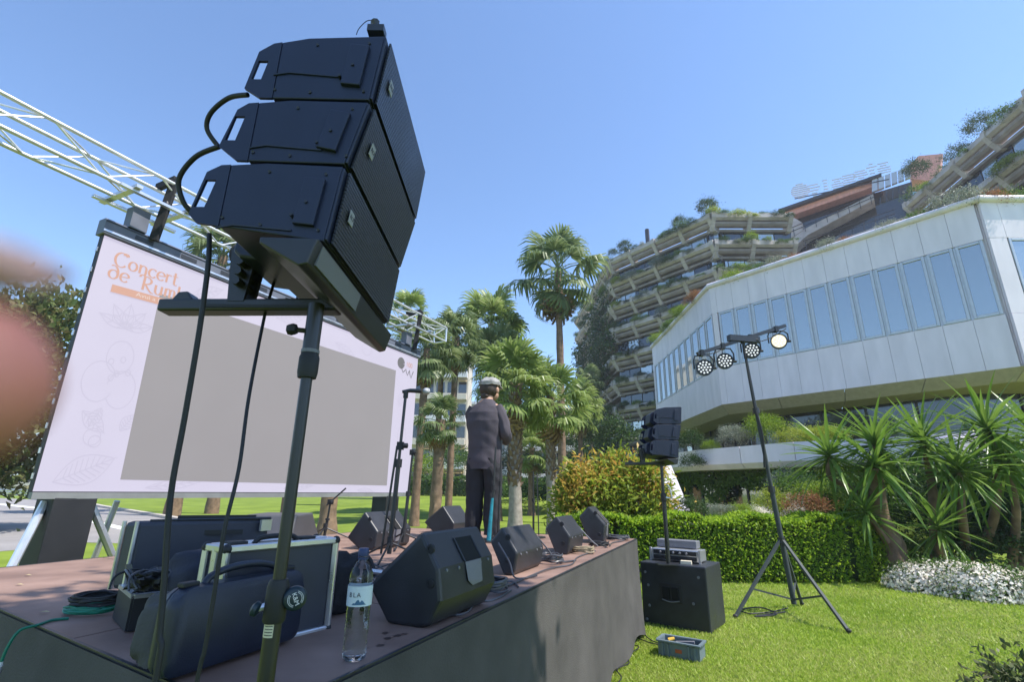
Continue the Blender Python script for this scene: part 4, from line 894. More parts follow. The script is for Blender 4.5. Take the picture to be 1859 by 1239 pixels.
def array_frame(lab):
    t=thing('array_mount',lab,'mount',(-.55,1.33,1.9))
    MB().prism([LA(-.437,1.0,2.018),LA(-.455,1.0,1.955),LA(-.475,1.0,1.95),LA(-.57,1.0,2.005),LA(-.57,1.0,2.02)],(0,.72,0)).build('cross_bar',M_blkm,t,bevel=.004)
    MB().box((-.448,1.18,1.99),(.012,.3,.05),0,Matrix.Rotation(R(12),3,'Y')).build('bar_label',M_gry,t)
    MB().box((-.745,1.33,1.972),(.5,.055,.036),0,Matrix.Rotation(R(-1.0),3,'Y')).build('spine',M_blkm,t,bevel=.006)
    MB().box((-.70,1.3015,1.965),(.34,.004,.009),0).build('spine_slot',M_rub,t)
    MB().prism([LA(-1.0,1.305,1.97),LA(-.96,1.305,1.985),LA(-.945,1.305,2.008),LA(-.92,1.305,2.01),LA(-.905,1.305,1.99),LA(-.905,1.305,1.955)],(0,.05,0)).build('tail_hook',M_blkm,t,bevel=.004)
    MB().prism([LA(-.80,1.30,1.98),LA(-.755,1.30,1.98),LA(-.74,1.30,2.12),LA(-.765,1.30,2.16),LA(-.815,1.30,2.14)],(0,.012,0)).build('rear_link',M_blkm,t)
    MB().prism([LA(-.80,1.35,1.98),LA(-.755,1.35,1.98),LA(-.74,1.35,2.12),LA(-.765,1.35,2.16),LA(-.815,1.35,2.14)],(0,.012,0)).build('rear_link',M_blkm,t)
    for z in(2.03,2.06,2.09,2.12): MB().tube([(-.77,1.27,z),(-.77,1.38,z)],.012,6).build('pin',M_blkm,t)
    return t
amt=array_frame('black steel flying mount under the near line array')
t=thing('flying_pin','black rigging lug standing on top of the near line array','lug',(-.36,1.05,2.64))
p=aty(684,58,1.06); MB().beam(p-Vector((.0,0,.01)),p+Vector((0,0,.012)),.045,.03,up=(0,1,0)).build('base',M_blkm,t); MB().tube([p,p+Vector((-.004,0,.02)),p+Vector((-.008,0,.035))],[.009,.007,.013],8).build('post',M_blkm,t)
MB().tube(smooth_path([p+Vector((-.008,0,.04)),p+Vector((-.03,0,.04)),p+Vector((-.05,0,.012)),p+Vector((-.055,0,-.01))]),.0012,5).build('lanyard',M_blkm,t)
def pole_stand(lab,x,y,zt,zb,near=True):
    t=thing('speaker_pole',lab,'pole',(x,y,zb))
    if near:
        MB().tube([(x,y,.95),(x,y,1.80)],.0145,20).build('inner_tube',M_blkm,t,smooth=True); MB().tube([(x,y,zb+.02),(x,y,1.21)],.0185,20).build('outer_tube',M_blkm,t,smooth=True)
        MB().tube([(x,y,1.80),(x,y,1.96)],.021,20).build('head_sleeve',M_blkm,t,smooth=True)
        MB().lathe([(.023,1.755),(.0255,1.77),(.0255,1.81),(.022,1.82)],(x,y,0),20).build('locking_collar',M_rub,t,smooth=True)
        MB().lathe([(.0232,1.822),(.0232,1.831)],(x,y,0),20).build('scale_ring',M_gry,t)
        k=Vector((x-.052,y-.01,1.885)); MB().tube([k,(x-.02,y,1.885)],.007,8).build('wing_bolt',M_blkm,t)
        MB().lathe([(.005,-.014),(.014,-.011),(.017,0),(.014,.011),(.005,.014)],k,6,Matrix.Rotation(R(90),3,'Y')).build('wing_knob',M_rub,t)
        MB().lathe([(.022,1.185),(.0245,1.19),(.0245,1.26),(.02,1.275)],(x,y,0),20).build('clamp_collar',M_rub,t,smooth=True)
        kd=Vector((.50,-.865,0)).normalized(); kc=Vector((x,y,1.235))+kd*.0+Vector((.042,.0,0)); Mx=frame(kc,Vector((-kd.y,kd.x,0)),(0,0,1)); Q=Mx.to_3x3()
        MB().tube([(x+.015,y,1.235),kc],.008,10).build('clamp_bolt',M_blkm,t)
        M_teal=mk('knob_polymer',(.012,.028,.04),.4); 
        MB().lathe([(.008,-.014),(.023,-.011),(.027,-.004),(.0255,.004),(.02,.008)],kc,18,Q).build('clamp_knob',M_teal,t,smooth=True)
        text_obj('knob_letters','K&M',.0138,M_wht,t,Mx@Matrix.Translation((0,0,.0088))@Matrix.Rotation(R(-68),4,'Z'),.0002)
        for r_ in(.0138,.0168):
            mb=MB(); a0=20
            for (b0,b1) in((35,145),(215,325)):
                pts=[(r_*math.cos(R(b0+(b1-b0)*i/14-68)),r_*math.sin(R(b0+(b1-b0)*i/14-68))) for i in range(15)]
                mb.add([Mx@Vector((x_*(1+e/r_),y_*(1+e/r_),.0088)) for e in(-.0005,.0005) for x_,y_ in pts],[(i,i+1,15+i+1,15+i) for i in range(14)])
            mb.build('knob_ring',M_wht,t,fix=False)
        k2=Vector((x-.038,y-.015,1.215)); MB().tube([(x-.015,y,1.22),k2],.008,8).build('clamp_bolt',M_alu,t); MB().lathe([(.008,-.009),(.015,-.006),(.017,.003),(.009,.009)],k2,10,Matrix.Rotation(R(-70),3,'Y')).build('clamp_knob',M_teal,t,smooth=True)
        mb=MB(); 
        a0,a1=R(-150),R(-62)
        pts=[(math.cos(a0+(a1-a0)*i/8)*.0188,math.sin(a0+(a1-a0)*i/8)*.0188) for i in range(9)]
        mb.add([(x+u,y+v,z) for z in(1.158,1.186) for u,v in pts],[(i,i+1,10+i,9+i) for i in range(8)]); mb.build('sticker',mk('cream_sticker',(.62,.58,.4),.5,var=.05),t,fix=False)
        mb=MB()
        for kz in range(4):
            pts2=[(math.cos(a0+.4+(a1-a0-.5)*i/8)*.0191,math.sin(a0+.4+(a1-a0-.5)*i/8)*.0191) for i in range(9)]
            mb.add([(x+u,y+v,1.162+kz*.006+dz) for dz in(0,.0018) for u,v in pts2],[(i,i+1,10+i,9+i) for i in range(8)])
        mb.build('sticker_print',M_blk,t,fix=False)
        MB().lathe([(.25,0),(.25,.012),(.06,.02),(.03,.03)],(x,y,zb),28).build('base_plate',M_blkm,t)
    else:
        MB().tube([(x,y,zb),(x,y,zb+.75)],.025,12).build('outer_tube',M_blkm,t,smooth=True); MB().tube([(x,y,zb+.75),(x,y,zt)],.0185,12).build('inner_tube',M_blkm,t,smooth=True)
        MB().lathe([(.03,zb+.7),(.034,zb+.72),(.034,zb+.78),(.026,zb+.8)],(x,y,0),14).build('clamp_collar',M_rub,t); MB().tube([(x+.02,y-.02,zb+.75),(x+.09,y-.04,zb+.74),(x+.07,y-.04,zb+.86),(x+.04,y-.04,zb+.9)],.012,7).build('crank_handle',M_alu,t)
        MB().box((x-.02,y,zb+.005),(.22,.16,.012)).build('base_plate',M_blkm,t)
    return t
pole_stand('near black speaker pole with white lettered knob, in front of the cases',-.535,1.27,2,0.0)
# jumper leads between the near cabinets and the two feed cables
for pts,l in(([(450,172),(415,178),(383,205),(376,235),(398,268)],'short black jumper lead looped between top and middle near loudspeakers'),([(398,266),(355,285),(325,325),(332,365),(350,388)],'short black jumper lead looped between middle and bottom near loudspeakers')):
    tag(MB().tube(smooth_path([aty(px,py,1.06+.02*k) for k,(px,py) in enumerate(pts)],6),.0065,8).build('jumper_cable',M_rub,smooth=True),l,'cable','cables of the near line array')
for pts,r,l in(([(380,425,1.12),(378,480,1.11),(362,600,1.11),(335,760,1.12),(310,900,1.12),(298,1060,1.12),(290,1150,1.12),(278,1260,1.12)],.0062,'left black cable hanging from the near loudspeakers to the ground'),([(500,505,1.40),(488,545,1.36),(478,585,1.32),(452,720,1.22),(434,850,1.17),(408,960,1.15),(392,1060,1.15),(372,1180,1.15),(350,1275,1.15)],.0045,'right thinner black cable hanging from the array mount to the ground')):
    pp=[aty(px,py,y) for px,py,y in pts]; pp+=[Vector((pp[-1].x-.02,pp[-1].y,.45)),Vector((pp[-1].x-.03,pp[-1].y-.01,.03)),Vector((pp[-1].x-.2,pp[-1].y-.1,.008))]
    tag(MB().tube(smooth_path(pp,6),r,8).build('hanging_cable',M_rub,smooth=True),l,'cable','cables of the near line array')
# ---- far line array: copies on their own pole
off=aty(1236,739,6.0)-Vector((-.350,1.03,2.637))
for c_,l in zip(cabs,('top loudspeaker of the small far array over the subwoofer','middle loudspeaker of the small far array over the subwoofer','bottom loudspeaker of the small far array over the subwoofer')):
    n_=copy_tree(c_); n_.location=c_.location+off; n_['label']=l; n_['group']='far line array cabinets'
m2=copy_tree(amt); m2.location=amt.location+off; m2['label']='black steel flying mount under the far line array'
pf=Vector((-.55,1.33,0))+off
# ---- subwoofer under the far array
sx,sy=pf.x,pf.y
a=atz(1168,1132,0); b=atz(1292,1153,0); d=(b-a).normalized(); bk=Vector((-d.y,d.x,0)); SUBH=.675
sub=thing('subwoofer','black subwoofer cabinet standing on the grass beyond the stage corner','loudspeaker',(a+b)/2)
Ls=(b-a).length; dep=.62; ztop=Vector((0,0,SUBH))
rzs=math.atan2(d.y,d.x); cs=(a+b)/2+bk*dep/2
MB().box(cs+ztop/2,(Ls,dep,SUBH),rzs).build('cabinet',M_blk,sub,bevel=.015)
hc=(a+b)/2-d*.03+Vector((0,0,.36))
MB().box(hc-bk*.002,(.26,.012,.2),rzs).build('handle_surround',M_rub,sub,bevel=.02)
mb=MB(); mb.box(hc-bk*.012-d*.055,(.09,.02,.13),rzs); mb.box(hc-bk*.012+d*.055,(.09,.02,.13),rzs); mb.build('handle_recess',mk('recess_black',(.004,.004,.004),.9),sub,bevel=.008)
MB().tube(smooth_path([hc-bk*.024-d*.1-Vector((0,0,.07)),hc-bk*.03-Vector((0,0,.088)),hc-bk*.024+d*.1-Vector((0,0,.07))]),.006,6).build('handle_grip',M_gry,sub)
for u,v in((-.33,.56),(.3,.56),(-.3,.42),(-.3,.2),(.22,.28),(-.34,.05)): 
    MB().lathe([(.016,-.004),(.014,.005),(.005,.006)],(a+b)/2+d*u+Vector((0,0,v))-bk*.004,10,frame((0,0,0),d,(0,0,1)).to_3x3()).build('screw_cap',M_gry,sub)
off2=Vector((cs.x-sx,cs.y-sy,0))*.0
pole_stand('black pole with crank carrying the small far array',pf.x,pf.y,off.z+1.96,SUBH,False)
mx=thing('effects_rack','silver and black amplifier rack lying on the subwoofer','amplifier',cs+ztop+bk*.05)
MB().box(cs+ztop-d*.03+bk*.06+Vector((0,0,.075)),(.58,.3,.13),rzs).build('case',M_alu,mx,bevel=.008)
for z in(.045,.105): MB().box(cs+ztop-d*.03-bk*.095+Vector((0,0,z)),(.52,.02,.045),rzs).build('panel',M_rub,mx)
MB().box(cs+ztop-d*.06+bk*.16+Vector((0,0,.19)),(.5,.16,.09),rzs,None).build('lid',M_gry,mx,bevel=.01)
for k in range(5): MB().lathe([(.014,0),(.012,.02)],cs+ztop-d*(.2-k*.08)-bk*.108+Vector((0,0,.105)),8,Matrix.Rotation(rzs,3,'Z')@Matrix.Rotation(R(90),3,'X')).build('dial',M_gry,mx)
for e in(-1,1): MB().box(cs+ztop-d*.03+d*.3*e-bk*.09+Vector((0,0,.075)),(.02,.04,.15),rzs).build('rack_ear',M_alu,mx)
tag(MB().box(cs+ztop+d*.14-bk*.2+Vector((0,0,.02)),(.12,.08,.035),rzs+.2).build('pad',mk('cream_card',(.7,.62,.48),.7)),'small cream coloured pad on top of the subwoofer','pad')
def squiggle(label,pts,r,mat=None,name='cable',grp=None,k=6):
    return tag(MB().tube(smooth_path(pts,k),r,6).build(name,mat or M_rub,smooth=True),label,'cable',grp)
squiggle('black cable running down beside the far subwoofer',[cs+ztop-d*.36-bk*.2,a-d*.03+Vector((0,0,.5))-bk*.02,a-d*.06+Vector((0,0,.2)),a-d*.08+Vector((.0,-.1,.015)),atz(1145,1165,.012)],.008)
pt=[(1155,1150),(1163,1170),(1140,1195),(1148,1215),(1120,1239),(1105,1250)]
squiggle('thin black cable trailing over the grass towards the crate',[atz(px,py,.03) for px,py in((1158,1140),(1180,1162),(1205,1172),(1180,1168),(1155,1158))],.006)
squiggle('thin black cable winding over the grass at the stage corner',[atz(px,py,.03) for px,py in((1150,1150),(1143,1168),(1160,1176),(1138,1192),(1142,1205),(1120,1216),(1128,1232),(1112,1250))],.005)
# ---- plastic crate with tools
ca,cb=atz(1193,1192,0),atz(1273,1207,0); d2=(cb-ca).normalized(); b2=Vector((-d2.y,d2.x,0)); Lc=(cb-ca).length*.95; rz2=math.atan2(d2.y,d2.x); cc_=(ca+cb)/2+b2*.12
cr=thing('plastic_crate','open grey plastic crate on the grass with tools inside','crate',(ca+cb)/2)
M_crate=mk('crate_plastic',(.13,.17,.19),.5,var=.1)
hC,dC=.13,.21
for s_ in(-1,1):
    MB().box(cc_+b2*s_*(dC/2-.008)+Vector((0,0,hC/2+.005)),(Lc,.012,hC),rz2).build('side_wall',M_crate,cr); MB().box(cc_+d2*s_*(Lc/2-.006)+Vector((0,0,hC/2+.005)),(.012,dC-.03,hC),rz2).build('end_wall',M_crate,cr)
    MB().box(cc_+b2*s_*(dC/2+.004)+Vector((0,0,hC+.004)),(Lc+.03,.03,.016),rz2).build('rim',M_crate,cr,bevel=.004); MB().box(cc_+d2*s_*(Lc/2+.004)+Vector((0,0,hC+.005)),(.028,dC-.02,.0155),rz2).build('rim',M_crate,cr)
    for e in(-.78,-.5,.5,.78)[:4]: MB().box(cc_+b2*s_*(dC/2+.003)+d2*e*Lc/2+Vector((0,0,hC/2)),(.018,.02,hC-.02),rz2).build('rib',M_crate,cr)
MB().box(cc_+Vector((0,0,.012)),(Lc-.02,dC-.03,.012),rz2).build('base',M_crate,cr)
MB().box(cc_-b2*(dC/2+.001)-d2*.0+Vector((0,0,.065)),(.06,.004,.03),rz2).build('emblem',mk('red_orange_print',(.4,.09,.03),.6),cr)
tag(MB().tube([cc_-d2*.12+Vector((0,0,.12)),cc_-d2*.07+b2*.03+Vector((0,0,.135))],[.02,.014],8).build('hand_tool',mk('yellow_handle',(.7,.42,.05),.5)),'yellow handled tool in the grey crate','tool')
tag(MB().beam(cc_-d2*.05+Vector((0,0,.11)),cc_+d2*.12+b2*.02+Vector((0,0,.13)),.035,.02).build('hand_tool',M_gry),'grey metal tool lying in the grey crate','tool')
tag(MB().beam(cc_+d2*.0-b2*.05+Vector((0,0,.1)),cc_+d2*.17-b2*.02+Vector((0,0,.1)),.05,.03).build('hand_tool',M_blk),'black tool lying in the grey crate','tool')
# ---- lighting mast with four round LED lamps
base=Vector((3.70,7.12,0)); top=aty(1352,640,7.15); 
mast=thing('lighting_mast','tall wind-up lighting stand with tripod legs on the lawn','stand',base)
M_mast=mk('mast_grey_steel',(.055,.065,.065),.65,metal=.0,var=.15,spec=.3)
mb=Vector((0,0,.12))
def mp(f): return (base+mb).lerp(top,f)
MB().tube([mp(0),mp(.42)],.033,12).build('lower_tube',M_mast,mast,smooth=True); MB().tube([mp(.42),mp(.74)],.026,12).build('middle_tube',M_mast,mast,smooth=True); MB().tube([mp(.74),mp(1)],.02,12).build('upper_tube',M_blkm,mast,smooth=True)
for f in(.225,.42,.74): MB().tube([mp(f-.012),mp(f+.012)],.045,10).build('collar',M_blkm,mast)
hub=mp(.235)
for px,py in((1335,1121),(1541,1148),(1456,1098)):
    f=atz(px,py,.02); MB().beam(hub,f,.035,.03).build('leg',M_mast,mast); MB().beam(mp(.015),hub.lerp(f,.66),.022,.022).build('brace',M_mast,mast)
    MB().ell(f+Vector((0,0,.01)),(.03,.03,.025),8,5).build('foot',M_rub,mast)
tb_=[aty(1266,643,6.95),aty(1425,592,7.25)]; bd=(tb_[1]-tb_[0]).normalized()
MB().beam(tb_[0],tb_[1],.05,.05).build('tee_bar',M_blkm,mast); MB().box((tb_[0]+tb_[1])*.5+bd*.02,(.5,.09,.09),math.atan2(bd.y,bd.x),None).build('tee_clamp',M_blkm,mast)
MB().tube([top-Vector((0,0,.1)),(top+(tb_[0]+tb_[1])*.5)*.5,(tb_[0]+tb_[1])*.5+bd*.02],.022,10).build('spigot',M_blkm,mast)
squiggle('black power cable wound down the lighting mast',[(tb_[0]+tb_[1])*.5,aty(1355,660,7.08),aty(1362,700,7.06),aty(1370,740,7.07),aty(1384,790,7.04),aty(1388,850,7.06)],.014)
squiggle('cable festooned along the lamp bar of the mast',[tb_[0],tb_[0].lerp(tb_[1],.2)-Vector((0,.03,.07)),tb_[0].lerp(tb_[1],.45)+Vector((0,-.03,.06)),tb_[0].lerp(tb_[1],.62)-Vector((0,.04,.1)),tb_[0].lerp(tb_[1],.8)-Vector((0,.03,.12)),tb_[1]-Vector((0,.02,.05))],.007)
squiggle('small heap of black cable on the grass under the lighting mast',[atz(px,py,.03) for px,py in((1430,1105),(1400,1112),(1362,1115),(1345,1108),(1380,1104),(1410,1116),(1370,1120),(1425,1112))],.009)
M_lens=mkglow('lamp_lens',(.95,.95,1),.28,.7); M_lit=mkglow('lit_lamp_lens',(1,.93,.78),.5,.6)
lampm=[]
for i,(px,py,lit,lab) in enumerate(((1279,668,0,'leftmost round LED lamp on the mast bar'),(1316,656,0,'second round LED lamp from the left on the mast bar'),(1365,637,0,'third round LED lamp on the bar, just right of the mast top'),(1414,620,1,'lit warm white round LED lamp at the right end of the bar'))):
    c=aty(px,py,6.9+.1*i); L=thing('stage_lamp',lab,'stage light',c,0,'round LED lamps on the lighting mast')
    fd=Vector((-.28,-.93,-.24)).normalized() if not lit else Vector((-.42,-.88,-.2)).normalized(); Q=frame(c,fd.cross(Vector((0,0,1))),(0,0,1)); Q3=Matrix((Q.col[0].xyz,Q.col[1].xyz,Q.col[2].xyz)).transposed()
    Q3=frame(c,Vector((0,0,1)).cross(fd),Vector((0,0,1))).to_3x3()   # local z = facing
    if (Q3@Vector((0,0,1))).dot(fd)<0: Q3=Q3@Matrix.Rotation(math.pi,3,'Y')
    MB().lathe([(.05,-.2),(.085,-.17),(.112,-.06),(.118,.0),(.118,.02),(.104,.02),(.102,.008)],c,18,Q3).build('housing',M_blkm,L,smooth=True)
    for rN,r_ in((1,0),(6,.042),(11,.08)):
        for k in range(rN):
            an=2*math.pi*k/rN; MB().lathe([(.0145,0),(.013,.006),(.006,.009)],c+Q3@Vector((r_*math.cos(an),r_*math.sin(an),.012)),8,Q3).build('lens',M_lit if lit else M_lens,L)
    if lit: MB().lathe([(.1,.008),(.1,.011)],c,20,Q3).build('reflector',mkglow('lit_lamp_glow',(1,.84,.5),.42,.5),L)
    bp=tb_[0].lerp(tb_[1],(px-1266-12+6)/160.); xv=Q3@Vector((1,0,0))
    MB().tube([c+xv*.135-Q3@Vector((0,0,.06)),c+xv*.135+Vector((0,0,.12))-Q3@Vector((0,0,.06)),bp+Vector((0,0,-.05))+xv*.1,bp-Vector((0,0,.04)),bp+Vector((0,0,-.05))-xv*.1,c-xv*.135+Vector((0,0,.12))-Q3@Vector((0,0,.06)),c-xv*.135-Q3@Vector((0,0,.06))],.011,6).build('yoke',M_blkm,L)
    MB().box(bp-Vector((0,0,.01)),(.05,.08,.09)).build('hook_clamp',M_blkm,L); MB().tube([c+xv*.115-Q3@Vector((0,0,.06)),c+xv*.165-Q3@Vector((0,0,.06))],.018,8).build('yoke_knob',M_rub,L)
# ---- floor monitors: wedge profile in (q,z) extruded along s
def wedge(label,s0,L_,prof,q0,mat,handle=None,rot=0,feats=True,grp='floor monitors on the stage',flip=False):
    cx=sum(p[0] for p in prof)/len(prof)+q0; base=ST(s0+L_/2,cx,0)
    t=thing('floor_monitor',label,'loudspeaker',base,0,grp)
    Rm=Matrix.Translation(base)@Matrix.Rotation(rot,4,'Z')@Matrix.Translation(-base)
    W=lambda s,q,z:(Rm@ST(s,q+q0,z).to_4d()).xyz
    poly=[W(s0,q,z) for q,z in prof]; dv=W(s0+L_,0,0)-W(s0,0,0)
    MB().prism(poly,dv).build('cabinet',mat,t,bevel=.014)
    # prof order: 0 base rear,1 left point,2 top,3 back break,4 back low,5 base front
    g0,g1=Vector((prof[1][0],prof[1][1])),Vector((prof[2][0],prof[2][1])); gd=(g1-g0).normalized(); gn=Vector((-gd.y,gd.x))
    G=[g0+gd*.02+gn*.001,g1-gd*.02+gn*.001]; MB().prism([W(s0+.03,*G[0]),W(s0+L_-.03,*G[0]),W(s0+L_-.03,*G[1]),W(s0+.03,*G[1])],W(s0,*(G[0]+gn*.008))-W(s0,*G[0])).build('grille',M_blkm,t)
    m3,m4=Vector(prof[3]),Vector(prof[4])
    if feats:
        for f_s,f in((.06,.12),(.16,.14),(L_-.06,.12),(L_-.14,.14)):
            p=m3.lerp(m4,f); o=Vector((1,0)); MB().lathe([(.007,-.002),(.006,.004)],W(s0+f_s,p.x+.001,p.y),8,frame((0,0,0),D,(0,0,1)).to_3x3()).build('bolt',M_gry,t)
        e=dv.normalized()
        for q,z in((prof[2][0]*.55+prof[4][0]*.45,prof[2][1]-.06),(prof[4][0]-.05,prof[4][1]+.06)):
            MB().lathe([(.02,-.003),(.018,.004),(.009,.005),(.009,.002)],W(s0-.001,q,z),12,frame((0,0,0),N,(0,0,1)).to_3x3()).build('side_socket',M_rub,t)
    if handle:
        h0,h1=handle; m2=Vector(prof[2]); a_=m2.lerp(m3,.30); b_=m3; c_=m3.lerp(m4,.8)
        bb=Vector(((m3.y-m2.y),-(m3.x-m2.x))).normalized(); 
        if bb.x<0: bb=-bb
        MB().prism([W(s0+h0,*(a_+bb*.0015)),W(s0+h1,*(a_+bb*.0015)),W(s0+h1,*(b_+bb*.0015)),W(s0+h0,*(b_+bb*.0015))],W(s0,*(bb*.002))-W(s0,0,0)).build('handle_recess',mk('recess_black',(.004,.004,.004),.9),t)
        MB().prism([W(s0+h0-.004,b_.x+.002,b_.y),W(s0+h1+.004,b_.x+.002,b_.y),W(s0+h1-.005,c_.x+.003,c_.y),W((s0+h0+s0+h1)/2-.03,c_.x+.003,c_.y-.004),W(s0+h0+.0,c_.x+.003,c_.y+.02)],W(s0,.003,0)-W(s0,0,0)).build('handle_scoop',M_gry,t,bevel=.002)
        MB().tube([W(s0+h0-.008,*(a_+bb*.004)),W(s0+h0-.008,*(b_+bb*.004))],.005,6).build('handle_edge',mat,t); MB().tube([W(s0+h1+.008,*(a_+bb*.004)),W(s0+h1+.008,*(b_+bb*.004))],.005,6).build('handle_edge',mat,t)
    return t
PR1=[(-.24,0),(-.346,.13),(-.105,.345),(-.018,.215),(.0,.10),(-.05,.008),(-.09,0)]
M_mon=mk('monitor_black',(.028,.029,.034),.4,var=.2,scale=8,bump=.1,bscale=240)
wedge('nearest black floor monitor with deep handle beside the water bottle',.57,.50,PR1,0,M_mon,(.22,.36))
PR2=[(-.31,0),(-.41,.19),(-.325,.285),(-.215,.135),(-.232,.03),(-.25,0)]
wedge('second black floor monitor along the stage front',1.86,.50,PR2,0,M_mon)
wedge('third black floor monitor along the stage front',3.06,.44,[(-.36,0),(-.45,.20),(-.345,.304),(-.226,.145),(-.245,.03),(-.26,0)],0,M_mon)
wedge('fourth black floor monitor at the far stage corner, turned up higher',4.12,.46,[(-.36,0),(-.47,.25),(-.36,.36),(-.20,.19),(-.215,.03),(-.24,0)],0,M_mon,(.16,.26),.12)
wedge('grey black floor monitor mid stage behind the mic stand',2.52,.52,[(-1.98,0),(-2.13,.09),(-1.96,.315),(-1.80,.155),(-1.815,.03),(-1.84,0)],0,M_mon,(.24,.34))
wedge('far floor monitor at the feet of the person',4.35,.45,[(-2.35,0),(-2.5,.12),(-2.24,.32),(-2.07,.12),(-2.09,.0)],0,M_mon,None,0,False)
t=wedge('light grey floor monitor behind the open case, turned away',2.05,.42,[(-3.05,0),(-3.1,.06),(-2.8,.29),(-2.35,.29),(-2.25,.06),(-2.3,0)],0,mk('mid_grey_plastic',(.07,.07,.078),.55,var=.1),None,R(-62),False)
b0=ST(2.26,-2.62,0)
mbp=aty(497,950,(ST(2.1,-2.5,0)).y-.08)
# ---- water bottle
bw=ST(.169,-.066,.001)
bt=thing('water_bottle','clear plastic water bottle with blue cap on the stage edge','bottle',bw)
gm=bpy.data.materials.new('clear_plastic'); gm.use_nodes=True; b_=gm.node_tree.nodes['Principled BSDF']; b_.inputs['Transmission Weight'].default_value=1; b_.inputs['Roughness'].default_value=.03; b_.inputs['IOR'].default_value=1.33; b_.inputs['Base Color'].default_value=(.93,.97,1,1)
tcn=gm.node_tree.nodes.new('ShaderNodeTexCoord'); wv=gm.node_tree.nodes.new('ShaderNodeTexNoise'); wv.inputs['Scale'].default_value=55; bpn=gm.node_tree.nodes.new('ShaderNodeBump'); bpn.inputs['Strength'].default_value=.5; bpn.inputs['Distance'].default_value=.004
gm.node_tree.links.new(tcn.outputs['Object'],wv.inputs['Vector']); gm.node_tree.links.new(wv.outputs['Fac'],bpn.inputs['Height']); gm.node_tree.links.new(bpn.outputs[0],b_.inputs['Normal'])
prof=[(.006,0),(.030,.002),(.036,.008),(.038,.02)]
for k in range(15): z=.02+k*.0085; prof+=[(.0385,z),(.0368,z+.004)]
prof+=[(.0385,.15),(.0385,.215),(.037,.222),(.0385,.228),(.036,.25),(.026,.272),(.0155,.285),(.0145,.297)]
prof=[(r_*.96,z_) for r_,z_ in prof]; MB().lathe(prof,bw,28).build('body',gm,bt,smooth=True)
MB().lathe([(.0168,.298),(.0172,.302),(.0172,.318),(.015,.322)],bw,20).build('cap',mk('blue_cap',(.02,.035,.12),.4),bt,smooth=True)
MB().lathe([(.0165,.288),(.0168,.295)],bw,20).build('cap_ring',mk('blue_cap',(.02,.035,.12),.4),bt)
lab=mk('bottle_label',(.62,.7,.74),.45,var=.08); 
MB().lathe([(.0392,.155),(.0392,.213)],bw,28,caps=False).build('label',lab,bt,fix=False,smooth=True)
yaw=math.atan2(-bw.y,-bw.x)
for k,chx in enumerate('BLA'):
    an=yaw-.75+.34*k; o=Vector((math.cos(an),math.sin(an),0)); text_obj('label_letter',chx,.019,mk('label_ink',(.03,.04,.06),.5),bt,frame(bw+o*.0398+Vector((0,0,.188)),Vector((-o.y,o.x,0)),(0,0,1)),.0003)
mb=MB(); n=9
pts=[(yaw-.6+1.2*i/n,.160,.160+.013*math.sin(math.pi*i/n)*(1+.4*math.sin(i*2.2))) for i in range(n+1)]
mb.add([bw+Vector((math.cos(a_)*.0396,math.sin(a_)*.0396,z0)) for a_,z0,z1 in pts]+[bw+Vector((math.cos(a_)*.0396,math.sin(a_)*.0396,z1)) for a_,z0,z1 in pts],[(i,i+1,n+2+i,n+1+i) for i in range(n)]); mb.build('label_mountain',mk('label_blue',(.05,.14,.25),.5),bt,fix=False)
# ---- cases on the near corner of the deck
def slab_rot(s,q,rz): return Matrix.Rotation(RZ+rz,3,'Z')
fc=thing('flight_case','black flight case with aluminium edges standing upright behind the pole','case',ST(.12,-.52,0))
CR=Matrix.Rotation(RZ-.19,3,'Z'); fo=ST(.42,-.405,0)          # front right bottom corner; local x back along stage, y out
def FC(x,y,z): return fo+CR@Vector((x,y,z))                     # x negative to the left, y: + away (left normal)
Lf_,Tf,Hf=.43,.13,.312
MB().add([FC(-Lf_+.006,.006,.006),FC(-.006,.006,.006),FC(-.006,Tf-.006,.006),FC(-Lf_+.006,Tf-.006,.006),FC(-Lf_+.006,.006,Hf-.006),FC(-.006,.006,Hf-.006),FC(-.006,Tf-.006,Hf-.006),FC(-Lf_+.006,Tf-.006,Hf-.006)],[(0,3,2,1),(4,5,6,7),(0,1,5,4),(1,2,6,5),(2,3,7,6),(3,0,4,7)]).build('shell',mk('case_laminate',(.035,.038,.055),.5,var=.12,bump=.05,bscale=200),fc)
ed=[((-Lf_,0,0),(0,0,0)),((-Lf_,0,Hf),(0,0,Hf)),((0,0,0),(0,0,Hf)),((-Lf_,0,0),(-Lf_,0,Hf)),((-Lf_,Tf,0),(0,Tf,0)),((-Lf_,Tf,Hf),(0,Tf,Hf)),((0,Tf,0),(0,Tf,Hf)),((-Lf_,Tf,0),(-Lf_,Tf,Hf)),((-Lf_,Tf*.5,0),(-Lf_,Tf*.5,Hf)),((-Lf_,Tf*.5,Hf+.001),(0,Tf*.5,Hf+.001)),((-Lf_,0,Hf),(-Lf_,Tf,Hf)),((0,0,Hf),(0,Tf,Hf)),((0,0,0),(0,Tf,0))]
for a_,b_ in ed: MB().beam(FC(*a_),FC(*b_),.022,.022).build('edge_profile',M_alu,fc,bevel=.004,seg=1)
for x in(-Lf_,0):
    for y in(0,Tf):
        for z in(0,Hf): MB().ell(FC(x,y,z),(.017,.017,.017),8,6).build('corner_cap',M_rub,fc,smooth=True)
